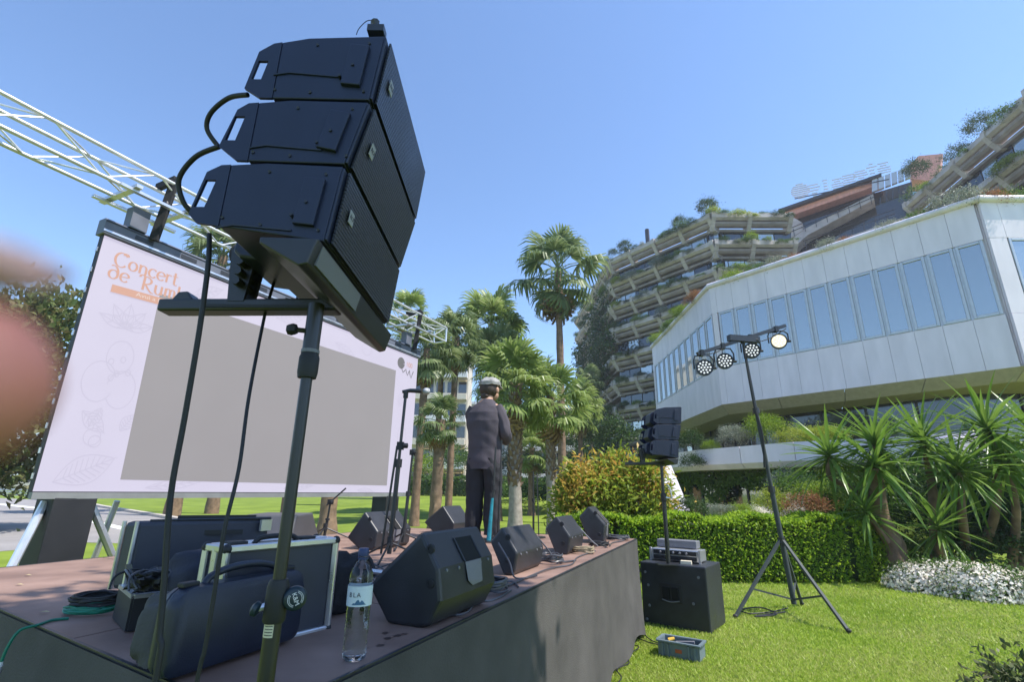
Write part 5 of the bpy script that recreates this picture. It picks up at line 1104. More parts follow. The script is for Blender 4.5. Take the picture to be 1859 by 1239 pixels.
MB().tube(smooth_path([FC(-.31,Tf*.4,Hf+.006),FC(-.28,Tf*.4,Hf+.025),FC(-.17,Tf*.4,Hf+.025),FC(-.14,Tf*.4,Hf+.006)]),.009,8).build('handle',M_rub,fc); MB().box(FC(-.37,Tf*.45,Hf+.012),(.06,.05,.014),RZ-.19).build('latch',M_rub,fc,bevel=.004); MB().box(FC(-.1,Tf*.45,Hf+.012),(.06,.05,.014),RZ-.19).build('latch',M_rub,fc,bevel=.004)
bc=thing('instrument_case','dark blue moulded case with rounded corners in front of the flight case','case',ST(-.03,-.40,0))
def BC(s,q,z): return ST(s,q,z)
def rrect(s0,s1,z0,z1,r,q,notch=True):
    o=[]
    for (cx,cz,a0) in((s1-r,z1-r,0),(s0+r,z1-r,90),(s0+r*.6,z0+r*.6,180),(s1-r*.6,z0+r*.6,270)):
        rr_=r if a0<180 else r*.6
        for i in range(5):
            a_=R(a0+90*i/4); o.append(BC(cx+rr_*math.cos(a_),q,cz+rr_*math.sin(a_)))
    return o
rings=[rrect(-.215,.235,.03,.215,.05,-.365),rrect(-.225,.245,.012,.232,.055,-.375),rrect(-.225,.245,.008,.235,.055,-.41),rrect(-.225,.245,.008,.235,.055,-.414),rrect(-.222,.242,.012,.232,.055,-.418),rrect(-.225,.245,.008,.235,.055,-.422),rrect(-.222,.24,.015,.23,.055,-.445),rrect(-.21,.23,.03,.215,.05,-.455)]
M_bcase=mk('blue_case_plastic',(.013,.018,.036),.42,var=.2,scale=6,bump=.15,bscale=220)
MB().loft(rings).build('shell',M_bcase,bc,smooth=True)
MB().tube(smooth_path([BC(-.12,-.41,.23),BC(-.1,-.41,.252),BC(-.03,-.41,.268),BC(.06,-.41,.268),BC(.13,-.41,.252),BC(.15,-.41,.23)]),.011,8).build('handle',M_bcase,bc,smooth=True)
for s_ in(-.17,.19): MB().box(BC(s_,-.41,.238),(.05,.03,.014),RZ).build('latch',M_rub,bc,bevel=.004)
# open tray case with raised lid
oc=thing('open_case','open black case with raised lid and aluminium trim behind the flight case','case',ST(.35,-1.15,0))
tc=[(.06,-1.0),(.16,-1.25),(.66,-1.03),(.56,-.78)]
hT=.115
for (a_,b_) in zip(tc,tc[1:]+tc[:1]):
    p,q=ST(*a_,hT/2+.004),ST(*b_,hT/2+.004); MB().beam(p,q,.016,hT).build('tray_wall',M_rub,oc); MB().beam(p+Vector((0,0,hT/2)),q+Vector((0,0,hT/2)),.022,.014).build('trim',M_alu,oc)
MB().prism([ST(s_,q_,.004) for s_,q_ in tc],(0,0,.012)).build('tray_base',M_rub,oc)
l0,l1=ST(.04,-1.06,.09),ST(.60,-1.06,.09); lv=Vector((0,0,.285))-N*.03; th=-N*.085
l0,l1=ST(.165,-1.245,.1),ST(.655,-1.03,.1); lv=Vector((0,0,.265))
lid=MB().prism([l0,l1,l1+lv-D*.0,l0+lv],th).build('lid',mk('case_laminate',(.035,.038,.055),.5),oc,bevel=.018)
MB().tube([l0,l0+lv],.008,6).build('trim',M_alu,oc); MB().tube([l0+th,l0+lv+th],.008,6).build('trim',M_alu,oc); MB().tube([l0+lv+D*.05,l1+lv],.007,6).build('trim',M_blkm,oc)
MB().box(l1+lv-Vector((0,0,.03))-D*.03+N*.005,(.06,.012,.05),RZ).build('corner_latch',M_alu,oc); MB().beam(l0+D*.15+lv*.8+N*.003,l1-D*.15+lv*.8+N*.003,.006,.02).build('lid_groove',M_rub,oc)
MB().beam(l0+D*.2+lv+Vector((0,0,.008))+th*.5,l1-D*.05+lv+Vector((0,0,.008))+th*.5,.03,.016).build('handle',M_rub,oc)
MB().beam(ST(.08,-.99,.03),ST(.15,-1.22,.2),.02,.012).build('lid_stay',mk('olive_webbing',(.12,.11,.07),.8),oc)
def soft(name,label,cat,c,r,mat,seed,M=None,n=24,m=16,amp=.12,grp=None):
    rr=random.Random(seed); ph=[(rr.uniform(2,7),rr.uniform(0,6),rr.uniform(2,6)) for _ in range(5)]; rings=[]
    for i in range(m+1):
        a_=math.pi*i/m; ring=[]
        for k in range(n):
            b_=2*math.pi*k/n; v=Vector((math.sin(a_)*math.cos(b_),math.sin(a_)*math.sin(b_),-math.cos(a_)))
            f=1+amp*sum(math.sin(v.x*f1+p1)*math.cos(v.y*f2+v.z*f1+p1) for f1,p1,f2 in ph)/2.2
            e=.62; v=Vector((math.copysign(abs(v.x)**e,v.x),math.copysign(abs(v.y)**e,v.y),math.copysign(abs(v.z)**e,v.z)))
            if i in(0,m): v=Vector((v.x*.02,v.y*.02,v.z))
            w=Vector((v.x*r[0]*f,v.y*r[1]*f,v.z*r[2]*f)); ring.append(Vector(c)+(M@w if M else w))
        rings.append(ring)
    mb=MB(); mb.loft(rings); mb.v=[(v[0],v[1],max(v[2],ZD+.003)) if v[2]<ZD+.003 else v for v in mb.v]
    o=mb.build(name,mat,smooth=True); return tag(o,label,cat,grp)
RM=Matrix.Rotation(RZ,3,'Z')
soft('backpack','dark backpack slumped between the open case and the flight case','bag',ST(.22,-.80,.155),(.17,.09,.13),mk('navy_nylon',(.018,.02,.036),.75,bump=.3,bscale=70),3,RM)
soft('pouch','grey fabric pouch leaning at the left of the blue case','bag',ST(-.12,-.57,.09),(.045,.06,.1),mk('grey_nylon',(.06,.06,.065),.85,bump=.3,bscale=80),5,RM,amp=.1)
soft('cloth_bag','black soft bag behind the water bottle','bag',ST(.62,-.56,.11),(.10,.07,.13),M_felt,8,RM)
rr_=random.Random(4)
def coil(label,c,r,turns,rad,mat,grp=None,flat=.03,name='cable_coil',asp=1,seed=0,tail=None):
    q=random.Random(seed); pts=[]; 
    for i in range(turns*12+1):
        a_=i/12*2*math.pi; rr2=r*(1+q.uniform(-.14,.14)); pts.append(Vector(c)+Vector((math.cos(a_)*rr2*asp,math.sin(a_)*rr2,rad+flat*(i/(turns*12))+q.uniform(0,.012))))
    if tail: pts+=[Vector(p) for p in tail]
    return tag(MB().tube(smooth_path(pts,3),rad,6).build(name,mat,smooth=True),label,'cable',grp)
M_green=mk('green_cable',(.01,.17,.1),.45); M_cab=mk('grey_black_cable',(.06,.06,.068),.4,var=.3,spec=.7)
cg=atz(172,1112,ZD)
coil('coil of dark green cable on the deck left of the open case',cg+Vector((0,0,.0)),.085,5,.0045,M_green,None,.02,asp=1.2,seed=2)
coil('coil of black cable lying on the green cable coil',cg+Vector((.0,.02,.022)),.085,7,.0045,M_rub,None,.035,asp=1.2,seed=3)
gp_=[atz(125,1124,ZD+.005),atz(95,1127,ZD+.006),atz(68,1136,ZD+.004)]; e_=gp_[-1]
pl_=[e_+Vector((-.03,-.035,-.01)),e_+Vector((-.045,-.05,-.06)),e_+Vector((-.05,-.055,-.12))]
squiggle('green cable hanging over the left stage edge with its plug',gp_+pl_,.0055,M_green,'hanging_cable')
pg=thing('cable_plug','silver connector at the end of the hanging green cable','plug',pl_[-1])
MB().lathe([(.006,0),(.009,-.006),(.0095,-.02),(.008,-.022),(.0085,-.045),(.011,-.05),(.011,-.07)],pl_[-1],12).build('shell',M_alu,pg,smooth=True)
MB().lathe([(.009,-.07),(.008,-.085)],pl_[-1],10).build('contacts',M_rub,pg); MB().lathe([(.007,.015),(.0085,.0)],pl_[-1],10).build('boot',M_wht,pg)
cb=thing('cable_bundle','tangled black cables spilling over the front of the open case','cable',ST(.06,-.90,.1))
o=soft('core',None,None,ST(.06,-.90,.18),(.06,.055,.03),M_rub,9,RM,amp=.3); o.location=o.location-cb.location; o.parent=cb
for k in range(16):
    c=ST(.06+rr_.uniform(-.07,.07),-.90+rr_.uniform(-.06,.06),.205); a_=rr_.uniform(0,6)
    MB().tube(smooth_path([c+Vector((math.cos(a_)*.06,math.sin(a_)*.06,-.03)),c+Vector((math.cos(a_+.6)*.04,math.sin(a_+.6)*.04,.01)),c+Vector((math.cos(a_+2.6)*.06,math.sin(a_+2.6)*.05,0)),c+Vector((math.cos(a_+3)*.09,math.sin(a_+3)*.07,-.04))]),.004,5).build('loop',M_cab if k%2 else M_rub,cb,smooth=True)
# ---- cables along the stage front
FG='cables along the stage front'
coil('big coil of grey black cable between first and second monitor',ST(1.36,-.17,0),.115,9,.005,M_cab,FG,.05,asp=.8,seed=5,tail=[ST(1.52,-.22,.02),ST(1.62,-.15,.01),ST(1.5,-.06,.006)])
coil('loose coil of grey cable between second and third monitor',ST(2.55,-.22,0),.10,5,.006,M_cab,FG,.05,asp=.8,seed=6)
coil('pale connector tangle in front of the third monitor',ST(3.25,-.17,0),.09,4,.006,mk('tan_cable',(.3,.24,.15),.6),FG,.04,seed=7)
coil('tangle of black leads before the fourth monitor',ST(3.8,-.16,0),.09,5,.006,M_rub,FG,.04,seed=8)
coil('neat black cable ring on the far stage corner',ST(4.68,-.18,.0),.13,6,.007,M_cab,FG,.03,seed=9)
squiggle('black lead hooked under the nearest monitor by the stage edge',[ST(.72,-.10,.03),ST(.80,-.05,.006),ST(.9,-.045,.006),ST(.98,-.08,.03),ST(.93,-.14,.08)],.0045,M_cab,'cable',FG)
squiggle('black lead snaking from the big coil along the stage edge',[ST(1.4,-.06,.006),ST(1.2,-.04,.006),ST(1.1,-.07,.006),ST(1.08,-.14,.05)],.0045,M_cab,'cable',FG)
squiggle('long grey lead along the stage edge past second monitor',[ST(1.5,-.12,.008),ST(1.8,-.13,.007),ST(2.1,-.12,.012),ST(2.3,-.1,.008),ST(2.5,-.05,.007),ST(2.9,-.12,.008),ST(3.4,-.1,.008)],.005,M_cab,'cable',FG)
squiggle('grey lead leaning against the second monitor',[ST(1.75,-.3,.2),ST(1.7,-.2,.1),ST(1.68,-.15,.02),ST(1.9,-.1,.008)],.005,M_cab,'cable',FG)
squiggle('grey lead leaning between second and third monitor',[ST(2.42,-.3,.2),ST(2.46,-.22,.1),ST(2.5,-.16,.02),ST(2.7,-.08,.008)],.006,M_cab,'cable',FG)
squiggle('grey lead leaning between third and fourth monitor',[ST(3.56,-.3,.2),ST(3.62,-.2,.08),ST(3.7,-.15,.02)],.007,M_gry,'cable',FG)
squiggle('black lead along the far stage edge',[ST(3.9,-.08,.007),ST(4.2,-.12,.008),ST(4.5,-.07,.008),ST(4.8,-.1,.008)],.006,M_cab,'cable',FG)
# cables and a folded mic stand heap behind the bottle
ch_=thing('cable_heap','heap of black leads behind the nearest monitor and the bottle','cable',ST(1.15,-.78,0))
for k in range(16):
    c=ST(1.15+rr_.uniform(-.25,.3),-.80+rr_.uniform(-.25,.2),.02); a_=rr_.uniform(0,6)
    MB().tube(smooth_path([c,c+Vector((math.cos(a_)*.1,math.sin(a_)*.1,.02)),c+Vector((math.cos(a_+1)*.16,math.sin(a_+1)*.12,.06)),c+Vector((math.cos(a_+2)*.2,math.sin(a_+2)*.14,.01))],5),.005,6).build('lead',M_cab,ch_,smooth=True)
hm=thing('headlamp','white and grey handheld spotlight lying in the cable heap behind the bottle','spotlight',ST(.98,-.62,0))
MB().tube([ST(.90,-.72,.13),ST(1.0,-.6,.105)],.012,8).build('handle',M_alu,hm); MB().ell(ST(1.06,-.56,.09),(.05,.045,.045)).build('head',mk('pale_grey_plastic',(.5,.5,.54),.4),hm,smooth=True); MB().tube(smooth_path([ST(.88,-.78,.03),ST(.88,-.78,.15),ST(.95,-.72,.19),ST(1.02,-.7,.16),ST(1.03,-.66,.08)]),.012,8).build('bracket',M_rub,hm)
# ---- microphone stands
def mic_stand(label,s,q,h,lean=(0,0),boom=None,mic=False,tri=True,r=.011,name='mic_stand'):
    b=ST(s,q,0); b=Vector((b.x+lean[0]*.9-.02,b.y,b.z)); lean=(lean[0]*.1+.02,0); t=thing(name,label,'mic stand',b); top=b+Vector((lean[0],lean[1],h))
    MB().tube([b+Vector((0,0,.05)),b.lerp(top,.55)],r*1.35,10).build('lower_tube',M_blkm,t,smooth=True); MB().tube([b.lerp(top,.55),top],r*.9,10).build('upper_tube',M_blkm,t,smooth=True)
    MB().tube([b.lerp(top,.53),b.lerp(top,.58)],r*2.0,10).build('clutch',M_rub,t)
    if tri:
        for k in range(3):
            a_=k*2.094+.5; MB().tube([b+Vector((0,0,.13)),b+Vector((math.cos(a_)*.28,math.sin(a_)*.28,.012))],.008,6).build('leg',M_blkm,t)
        MB().tube([b+Vector((0,0,.1)),b+Vector((0,0,.17))],.022,10).build('leg_hub',M_rub,t)
    else: MB().lathe([(.14,.002),(.14,.012),(.03,.02)],b,20).build('base_plate',M_blkm,t)
    if boom:
        p0,p1=top,top+Vector(boom); MB().tube([p0-(p1-p0)*.25,p1],.008,8).build('boom',M_blkm,t); MB().box(p0,(.05,.04,.05)).build('boom_clamp',M_rub,t); MB().lathe([(.008,-.02),(.02,-.016),(.02,.016),(.008,.02)],p0+Vector((.02,-.03,0)),8,Matrix.Rotation(R(90),3,'X')).build('boom_knob',M_rub,t)
    return t,top
b1=ST(2.0,-1.42,0); tp=aty(737,712,b1.y+.0)
t,tp1=mic_stand('tall mic stand with microphone in front of the screen edge',2.0,-1.42,tp.z-ZD,(tp.x-b1.x,0),None,True,r=.013)
b1=Vector(t.location); c0=b1.lerp(tp1,.66); MB().box(c0,(.05,.04,.06)).build('boom_clamp',M_rub,t); MB().lathe([(.008,-.02),(.02,-.016),(.02,.016),(.008,.02)],c0+Vector((.045,-.02,0)),8,Matrix.Rotation(R(90),3,'Y')).build('boom_knob',M_rub,t)
MB().tube([c0+Vector((-.025,0,0)),b1+Vector((-.06,0,.05))],.009,8).build('counter_bar',M_blkm,t)
mc=thing('microphone','vocal microphone with silver grille on the tall stand','microphone',tp1)
e1=tp1+Vector((.16,.03,.012)); MB().tube([tp1+Vector((-.03,0,.0)),tp1+Vector((.03,.006,.012)),tp1+Vector((.12,.02,.012))],[.013,.017,.02],10).build('body',M_blkm,mc,smooth=True); MB().ell(e1,(.033,.03,.03)).build('grille',mk('mic_mesh',(.42,.42,.44),.4,metal=.6,bump=.6,bscale=300),mc,smooth=True); MB().tube([tp1+Vector((0,0,-.05)),tp1+Vector((0,0,.005))],.02,8).build('clip',M_rub,mc)
b2_=ST(2.75,-1.8,0); tp=aty(749,822,b2_.y)
mic_stand('thin short mic stand right of the tall one, below the screen corner',2.75,-1.8,tp.z-ZD,(tp.x-b2_.x,0),(.03,-.02,-.03)); 
b3=ST(2.9,-2.75,0); tp=aty(600,912,b3.y)
mic_stand('low boom mic stand before the pale palm trunks under the screen',2.9,-2.75,tp.z-ZD,(tp.x-b3.x,0),(aty(628,887,b3.y)-tp))
b4=ST(3.72,-1.35,0); tp=aty(900,812,b4.y)
mic_stand('mic stand standing close behind the right leg of the person',3.72,-1.35,tp.z-ZD,(tp.x-b4.x,0),None,tri=False)
b5=ST(3.85,-1.28,0); tp=aty(911,800,b5.y); mic_stand('second slim mic stand just in front of the person at the hand',3.85,-1.28,tp.z-ZD,(tp.x-b5.x,0),None,tri=False,r=.008)
b6=ST(4.5,-.85,0); tp=aty(968,856,b6.y); t,tp6=mic_stand('folded thin mic stand between the person and the orange bush',4.5,-.85,tp.z-ZD,(tp.x-b6.x,0),None,tri=False,r=.009); b6=Vector(t.location); MB().tube([b6+Vector((.06,0,.03)),tp6+Vector((.045,0,-.02))],.007,6).build('boom',M_blkm,t)
# teal towel hanging by the leg of the person
tw_=thing('teal_towel','turquoise cloth hanging beside the right leg of the person','cloth',ST(3.95,-1.42,0))
M_teal2=mk('turquoise_cloth',(.012,.2,.26),.9,var=.25,scale=14,bump=.4,bscale=50)
pc=aty(887,970,5.5); zt_=aty(890,905,5.5).z; rings=[]
for j in range(9):
    f=j/8; z=ZD+.01+(zt_-ZD-.01)*f; w=.022*(1-.4*f); rings.append([Vector((pc.x+.03*f+w*math.cos(k*.5236)*(1+.25*math.sin(k*3+1)),5.5+.03*math.sin(k*.5236)*(1+.25*math.cos(k*3)),z)) for k in range(12)])
MB().loft(rings).build('cloth',M_teal2,tw_,smooth=True)
# ================================================================ PERSON (seen from behind, looking down to the right)
PB_=Vector((-.30,5.86,ZD)); pr=R(-18)
person=thing('person','person in grey cap, dark long shirt and black trousers seen from behind','person',PB_,pr)
M_skin=mk('skin',(.42,.24,.16),.55,var=.1,scale=12); M_shirt=mk('dark_shirt_cloth',(.07,.06,.073),.95,var=.15,scale=9,bump=.2,bscale=120); M_trou=mk('black_trouser_cloth',(.022,.022,.026),.9,var=.2,scale=9,bump=.2,bscale=120)
M_cap=mk('grey_cap_cloth',(.3,.29,.28),.85,var=.4,scale=20,bump=.3,bscale=90); M_hair=mk('brown_hair',(.045,.028,.018),.6,var=.4,scale=30,bump=.4,bscale=120)
import bmesh
J=[];E_=[];RAD=[]
def jn(p,r,par=None):
    J.append(p); RAD.append(r)
    if par is not None: E_.append((par,len(J)-1))
    return len(J)-1
# local frame: facing +y, x right, z up
pel=jn((0,0,.96),.13); ch=jn((0,-.01,1.25),.15,pel); sh_=jn((.01,.0,1.46),.12,ch); nk=jn((.015,.01,1.55),.055,sh_); hd0=jn((.02,.04,1.64),.075,nk); hd=jn((.025,.06,1.72),.095,hd0); hd2=jn((.025,.05,1.79),.075,hd)
for sx_ in(-1,1):
    hp=jn((.09*sx_,0,.90),.09,pel); kn=jn((.105*sx_,.03 if sx_>0 else 0,.50),.062,hp); an=jn((.11*sx_,-.02,.09),.042,kn); jn((.125*sx_,.12,.045),.035,an)
    so_=jn((.175*sx_,0,1.42),.055,sh_); el_=jn((.25*sx_ if sx_>0 else -.19,.0 if sx_>0 else .09,1.15),.045,so_)
    wr=jn((.19*sx_,.20,1.07),.03,el_); pm=jn((.15*sx_,.28,1.08),.032,wr)
    for k in range(4):
        f1=jn((.15*sx_+(-.03+.02*k),.33,1.085-.004*k),.0095,pm); f2=jn((.14*sx_+(-.03+.02*k),.355,1.065-.004*k),.0085,f1); jn((.13*sx_+(-.03+.02*k),.35,1.045),.0075,f2)
    t1=jn((.15*sx_-.045*sx_,.27,1.10),.011,wr); jn((.15*sx_-.055*sx_,.31,1.105),.009,t1)
me=bpy.data.meshes.new('body'); me.from_pydata(J,E_,[]); bo=link('body',me,M_skin,person)
bo.modifiers.new('skin','SKIN'); 
for i,v in enumerate(me.skin_vertices[0].data): v.radius=(RAD[i],RAD[i]*(.78 if i in(0,1,2) else 1)); v.use_root=(i==0)
sm=bo.modifiers.new('sub','SUBSURF'); sm.levels=2; sm.render_levels=2
dg=bpy.context.evaluated_depsgraph_get(); me2=bpy.data.meshes.new_from_object(bo.evaluated_get(dg)); bo.modifiers.clear(); bo.data=me2
for p_ in me2.polygons: p_.use_smooth=True
if not me2.materials: me2.materials.append(M_skin)
PM=Matrix.Translation(PB_)@Matrix.Rotation(pr,4,'Z')
def PL(x,y,z): return PM@Vector((x,y,z))
def lofted(name,secs,mat,n=28,wr=0.,seed=0,par=person,caps=False,thick=None):
    rr=random.Random(seed); ph=[rr.uniform(0,6) for _ in range(6)]; rings=[]
    P=[Vector(s[:3]) for s in secs]
    for i,s in enumerate(secs):
        cx,cy,cz,rx,ry=s[:5]; tilt=s[5] if len(s)>5 else (0,0,1); ring=[]
        t=Vector(tilt).normalized(); xx=Vector((1,0,0)); xx=(xx-t*xx.dot(t)).normalized(); yy=t.cross(xx)
        for k in range(n):
            a_=2*math.pi*k/n; w=1+wr*(math.sin(3*a_+ph[0]+cz*7)+.8*math.sin(7*a_-cz*16+ph[1])*(.5+.5*math.sin(cz*5+ph[3]))+.8*math.sin(2*a_+cz*46+ph[2]+1.5*math.sin(3*a_+ph[4]))+.5*math.sin(11*a_+cz*9+ph[5]))
            q=Vector((cx,cy,cz))+xx*rx*w*math.cos(a_)+yy*ry*w*math.sin(a_); ring.append(PL(*q))
        rings.append(ring)
    o=MB().loft(rings,caps).build(name,mat,par,smooth=True); return o
def dense(keys,m=9):
    out=[]
    for a_,b_ in zip(keys,keys[1:]):
        for j in range(m):
            f=j/m; f=f*f*(3-2*f)*.5+f*.5; out.append(tuple(a_[i]+(b_[i]-a_[i])*f for i in range(5)))
    out.append(tuple(keys[-1][:5])); return out
shirt=lofted('shirt',dense([(0,.0,.74,.2,.148),(0,-.005,.82,.205,.148),(0,0,.96,.198,.14),(0,-.01,1.12,.198,.145),(0,-.015,1.28,.212,.152),(.0,-.01,1.38,.212,.14),(.005,.0,1.45,.18,.12),(.012,.005,1.50,.12,.095),(.015,.008,1.545,.07,.068),(.015,.008,1.535,.064,.062)]),M_shirt,72,.016,1)
for sx_,nm in((-1,3),(1,4)):
    e_=(1,.0) if sx_>0 else (.76,.11)
    K=[(.13*sx_,0,1.43,.09,.085),(.175*sx_*(1 if sx_>0 else .97),.0,1.37,.08,.082),(.22*sx_*(1 if sx_>0 else .85),e_[1]*.6,1.26,.074,.078),(.245*sx_*e_[0],e_[1],1.15,.068,.075),(.235*sx_*(1 if sx_>0 else .9),.1+e_[1]*.5,1.10,.06,.062),(.215*sx_,.14,1.078,.052,.054),(.2*sx_,.185,1.073,.05,.052)]
    sec=dense(K,4); S2=[]
    for i,s in enumerate(sec):
        a_=Vector(sec[max(i-1,0)][:3]); b_=Vector(sec[min(i+1,len(sec)-1)][:3]); S2.append((*s[:5],tuple(b_-a_)))
    lofted('sleeve',S2,M_shirt,30,.045,nm,shirt)
tro=lofted('trousers',dense([(0,0,1.02,.17,.125),(0,0,.93,.178,.135),(0,0,.86,.182,.138),(0,0,.80,.18,.132)],4),M_trou,36,.01,5)
for sx_,nm in((-1,6),(1,7)):
    fy=.03 if sx_>0 else 0
    lofted('trouser_leg',dense([(.09*sx_,0,.86,.105,.13),(.096*sx_,0,.74,.112,.125),(.10*sx_,fy*.6,.62,.106,.112),(.105*sx_,fy,.49,.1,.1),(.108*sx_,fy*.4,.34,.096,.098),(.11*sx_,0,.2,.095,.096),(.115*sx_,-.005,.10,.084,.09),(.115*sx_,.0,.045,.086,.10)],5),M_trou,40,.042,nm,tro)
    mb=MB(); 
    for (y_,w_,h_) in((0,0,0),): pass
    rg=[]
    for y_,w_,h_ in((-.075,.03,.03),(-.06,.042,.06),(.0,.045,.075),(.08,.047,.06),(.15,.042,.04),(.185,.02,.025)):
        rg.append([PL(.118*sx_+.02*sx_*max(0,y_)*2+w_*math.cos(a_),y_,.035*(1 if False else 1)*0+max(.004,.03+h_*.5*math.sin(a_)+h_*.25)) for a_ in[k*.5236 for k in range(12)]])
    mb.loft(rg).build('shoe',mk('grey_shoe',(.25,.22,.22),.7),person,smooth=True)
# head: hair, ear, nose, cap
hc_=Vector((.025,.06,1.685)); HQ=Matrix.Rotation(R(-22),3,'Z')
def HP(x,y,z): q=hc_+HQ@Vector((x,y,z))*1.18; return PL(*q)
def hell(name,c,r,mat,par=person,n=18,m=12,cut=None):
    mb=MB(); M3=(PM.to_3x3()@HQ); mb._ell(HP(*c),[x*1.18 for x in r],n,m,M3); 
    return mb.build(name,mat,par,smooth=True)
hell('hair',(0,-.022,-.005),(.092,.095,.098),M_hair); hell('hair',(0,-.075,-.085),(.05,.035,.04),M_hair)
for sx_ in(-1,1): hell('ear',(.088*sx_,.015,-.02),(.014,.022,.032),M_skin)
hell('nose',(0,.108,-.02),(.013,.022,.022),M_skin); hell('jaw',(0,.045,-.06),(.058,.062,.055),M_skin)
for sx_ in(-1,1): hell('eye',(.033*sx_,.093,.012),(.013,.008,.008),M_wht)
hell('mouth',(0,.1,-.065),(.024,.008,.007),mk('lip',(.35,.13,.11),.5))
rg=[]
for j in range(9):
    f=j/8; rad=.108*math.cos(f*1.45)**.6; zz=.03+.085*math.sin(f*1.5)
    rg.append([HP(rad*math.cos(k*.2618)*(1+.015*math.sin(k*5+j)),rad*1.08*math.sin(k*.2618)-.004+.01*f,zz+.006*math.sin(k*.9+j*1.7)) for k in range(24)])
cp=MB().loft(rg).build('cap',M_cap,person,smooth=True)
rg=[]
for rad,zz in((.108,.034),(.111,.048),(.112,.06)): rg.append([HP(rad*math.cos(k*.2618),rad*1.08*math.sin(k*.2618)-.004,zz+.004*math.sin(k*1.3)) for k in range(24)])
MB().loft(rg,False).build('cap_band',M_cap,cp,smooth=True)
br=[HP(.1*math.cos(a_),.1*math.sin(a_),.035) for a_ in[R(30+12*k) for k in range(11)]]+[HP(.1*math.cos(a_)*1.05,.1*math.sin(a_)+.07*math.sin(a_)**2,.018) for a_ in[R(150-12*k) for k in range(11)]]
MB().prism(br,(0,0,.006)).build('cap_brim',M_cap,cp)
# ---- fingertip of the photographer, close before the lens at the left edge
fd=lambda px,py,dist: Vector((0,0,EYE))+ray(px,py).normalized()*dist
fin=thing('fingertip','out of focus fingertip of the photographer at the left edge','finger',fd(-60,660,.03))
tip=fd(2,672,.026); root=fd(-440,760,.040); dv=(root-tip); upv=Vector((0,0,1)); sd_=dv.cross(upv).normalized(); u2=sd_.cross(dv).normalized(); rg=[]
for f,w in((0,.0006),(.02,.0018),(.06,.0029),(.13,.0038),(.24,.0042),(.4,.0045),(.55,.0047),(.75,.0049),(1.0,.0051),(1.6,.0054),(2.2,.0057)):
    c=tip+dv*f; rg.append([c+sd_*w*.85*math.cos(k*.3927)+u2*w*.85*math.sin(k*.3927) for k in range(16)])
M_fing=mk('finger_skin',(.52,.2,.155),.5,var=.12,scale=120,bump=.1,bscale=900)
MB().loft(rg).build('finger',M_fing,fin,smooth=True)
mb=MB(); rg=[]
for f,w in((.03,.0012),(.08,.0026),(.2,.0032),(.34,.0030),(.4,.002)):
    c=tip+dv*f+u2*(.0044+.006*min(f,.15)); rg.append([c+sd_*w*math.cos(k*.7854)+u2*.0006*math.sin(k*.7854) for k in range(8)])
mb.loft(rg).build('nail',mk('nail',(.6,.36,.32),.3),fin,smooth=True)
# ================================================================ NEAR PLANTS ON THE RIGHT
def leafblade(seed,L_=.8,w=.052):
    rr=random.Random(seed); mb=MB(); k=5; dr=rr.uniform(.2,.85)
    for i in range(k+1):
        f=i/k; ww=w*(.55+1.1*f-1.6*f*f)*.62 if f<.98 else .001; z=-dr*f*f*L_*.5; x=L_*f
        mb.v+= [(x,-ww,z+.012*(1-f)),(x,0,z),(x,ww,z+.012*(1-f))]
        if i: b=3*(i-1); mb.f+=[(b,b+1,b+4,b+3),(b+1,b+2,b+5,b+4)]
    me=bpy.data.meshes.new('leaf'); me.from_pydata(mb.v,[],mb.f); me.update(); me.materials.append(G_yuc); return me
LB=[leafblade(i) for i in range(5)]
def yucca(label,trunks,base,seed):
    rr=random.Random(seed); t=thing('yucca_plant',label,'yucca',base,0,'yucca clump at the right end of the hedge')
    for path,rad,heads in trunks:
        P=[Vector(p) for p in path]; n=len(P); MB().tube(smooth_path(P,4),[rad*(1.25-.6*i/((n-1)*4)) for i in range((n-1)*4+1)],9).build('trunk',M_bark,t,smooth=True)
        if heads:
            nl,sc_=heads; c=P[-1]
            for i in range(nl):
                f=i/nl; el=R(66-112*f+rr.uniform(-14,14)); az=i*2.39996+rr.uniform(-.3,.3); o=link('leaf',LB[rr.randrange(5)],None,t); o.location=c-Vector(base)+Vector((0,0,.1-.16*f))
                o.rotation_euler=(Matrix.Rotation(az,3,'Z')@Matrix.Rotation(-el,3,'Y')@Matrix.Rotation(rr.uniform(-.4,.4),3,'X')).to_euler(); s=sc_*rr.uniform(.8,1.15); o.scale=(s,s*1.1,s)
    return t
yb=atz(1630,1056,0)
def yp(px,py,dy=0): return aty(px,py,yb.y+dy)
yucca('yucca clump with the thick pale forked trunk at the hedge end',[
  ([yb+Vector((0,0,-.05)),yp(1618,985),yp(1600,940),yp(1592,880,-.1),yp(1590,850,-.2)],.15,(64,1.3)),
  ([yb+Vector((.05,.05,-.05)),yp(1632,990,.05),yp(1606,960,.1),yp(1585,900,.2),yp(1589,812,.2)],.10,(72,1.35)),
  ([yp(1612,960,.1),yp(1570,900,.25),yp(1508,868,.3),yp(1506,832,.3)],.055,(60,1.35)),
  ([yp(1610,985,-.1),yp(1590,955,-.2),yp(1573,935,-.25)],.05,(46,1.1))],yb,1)
yb2=atz(1700,1045,0)
yucca('yucca with one tall dark trunk in the middle of the clump',[([yb2+Vector((0,.0,-.05)),yp(1697,950,.3),yp(1690,870,.3),yp(1677,808,.3)],.085,(76,1.4)),([yb2+Vector((.02,-.3,-.05)),yp(1706,1000,-.2),yp(1705,965,-.3)],.06,(52,1.15))],yb2,2)
yb3=atz(1770,1040,0)
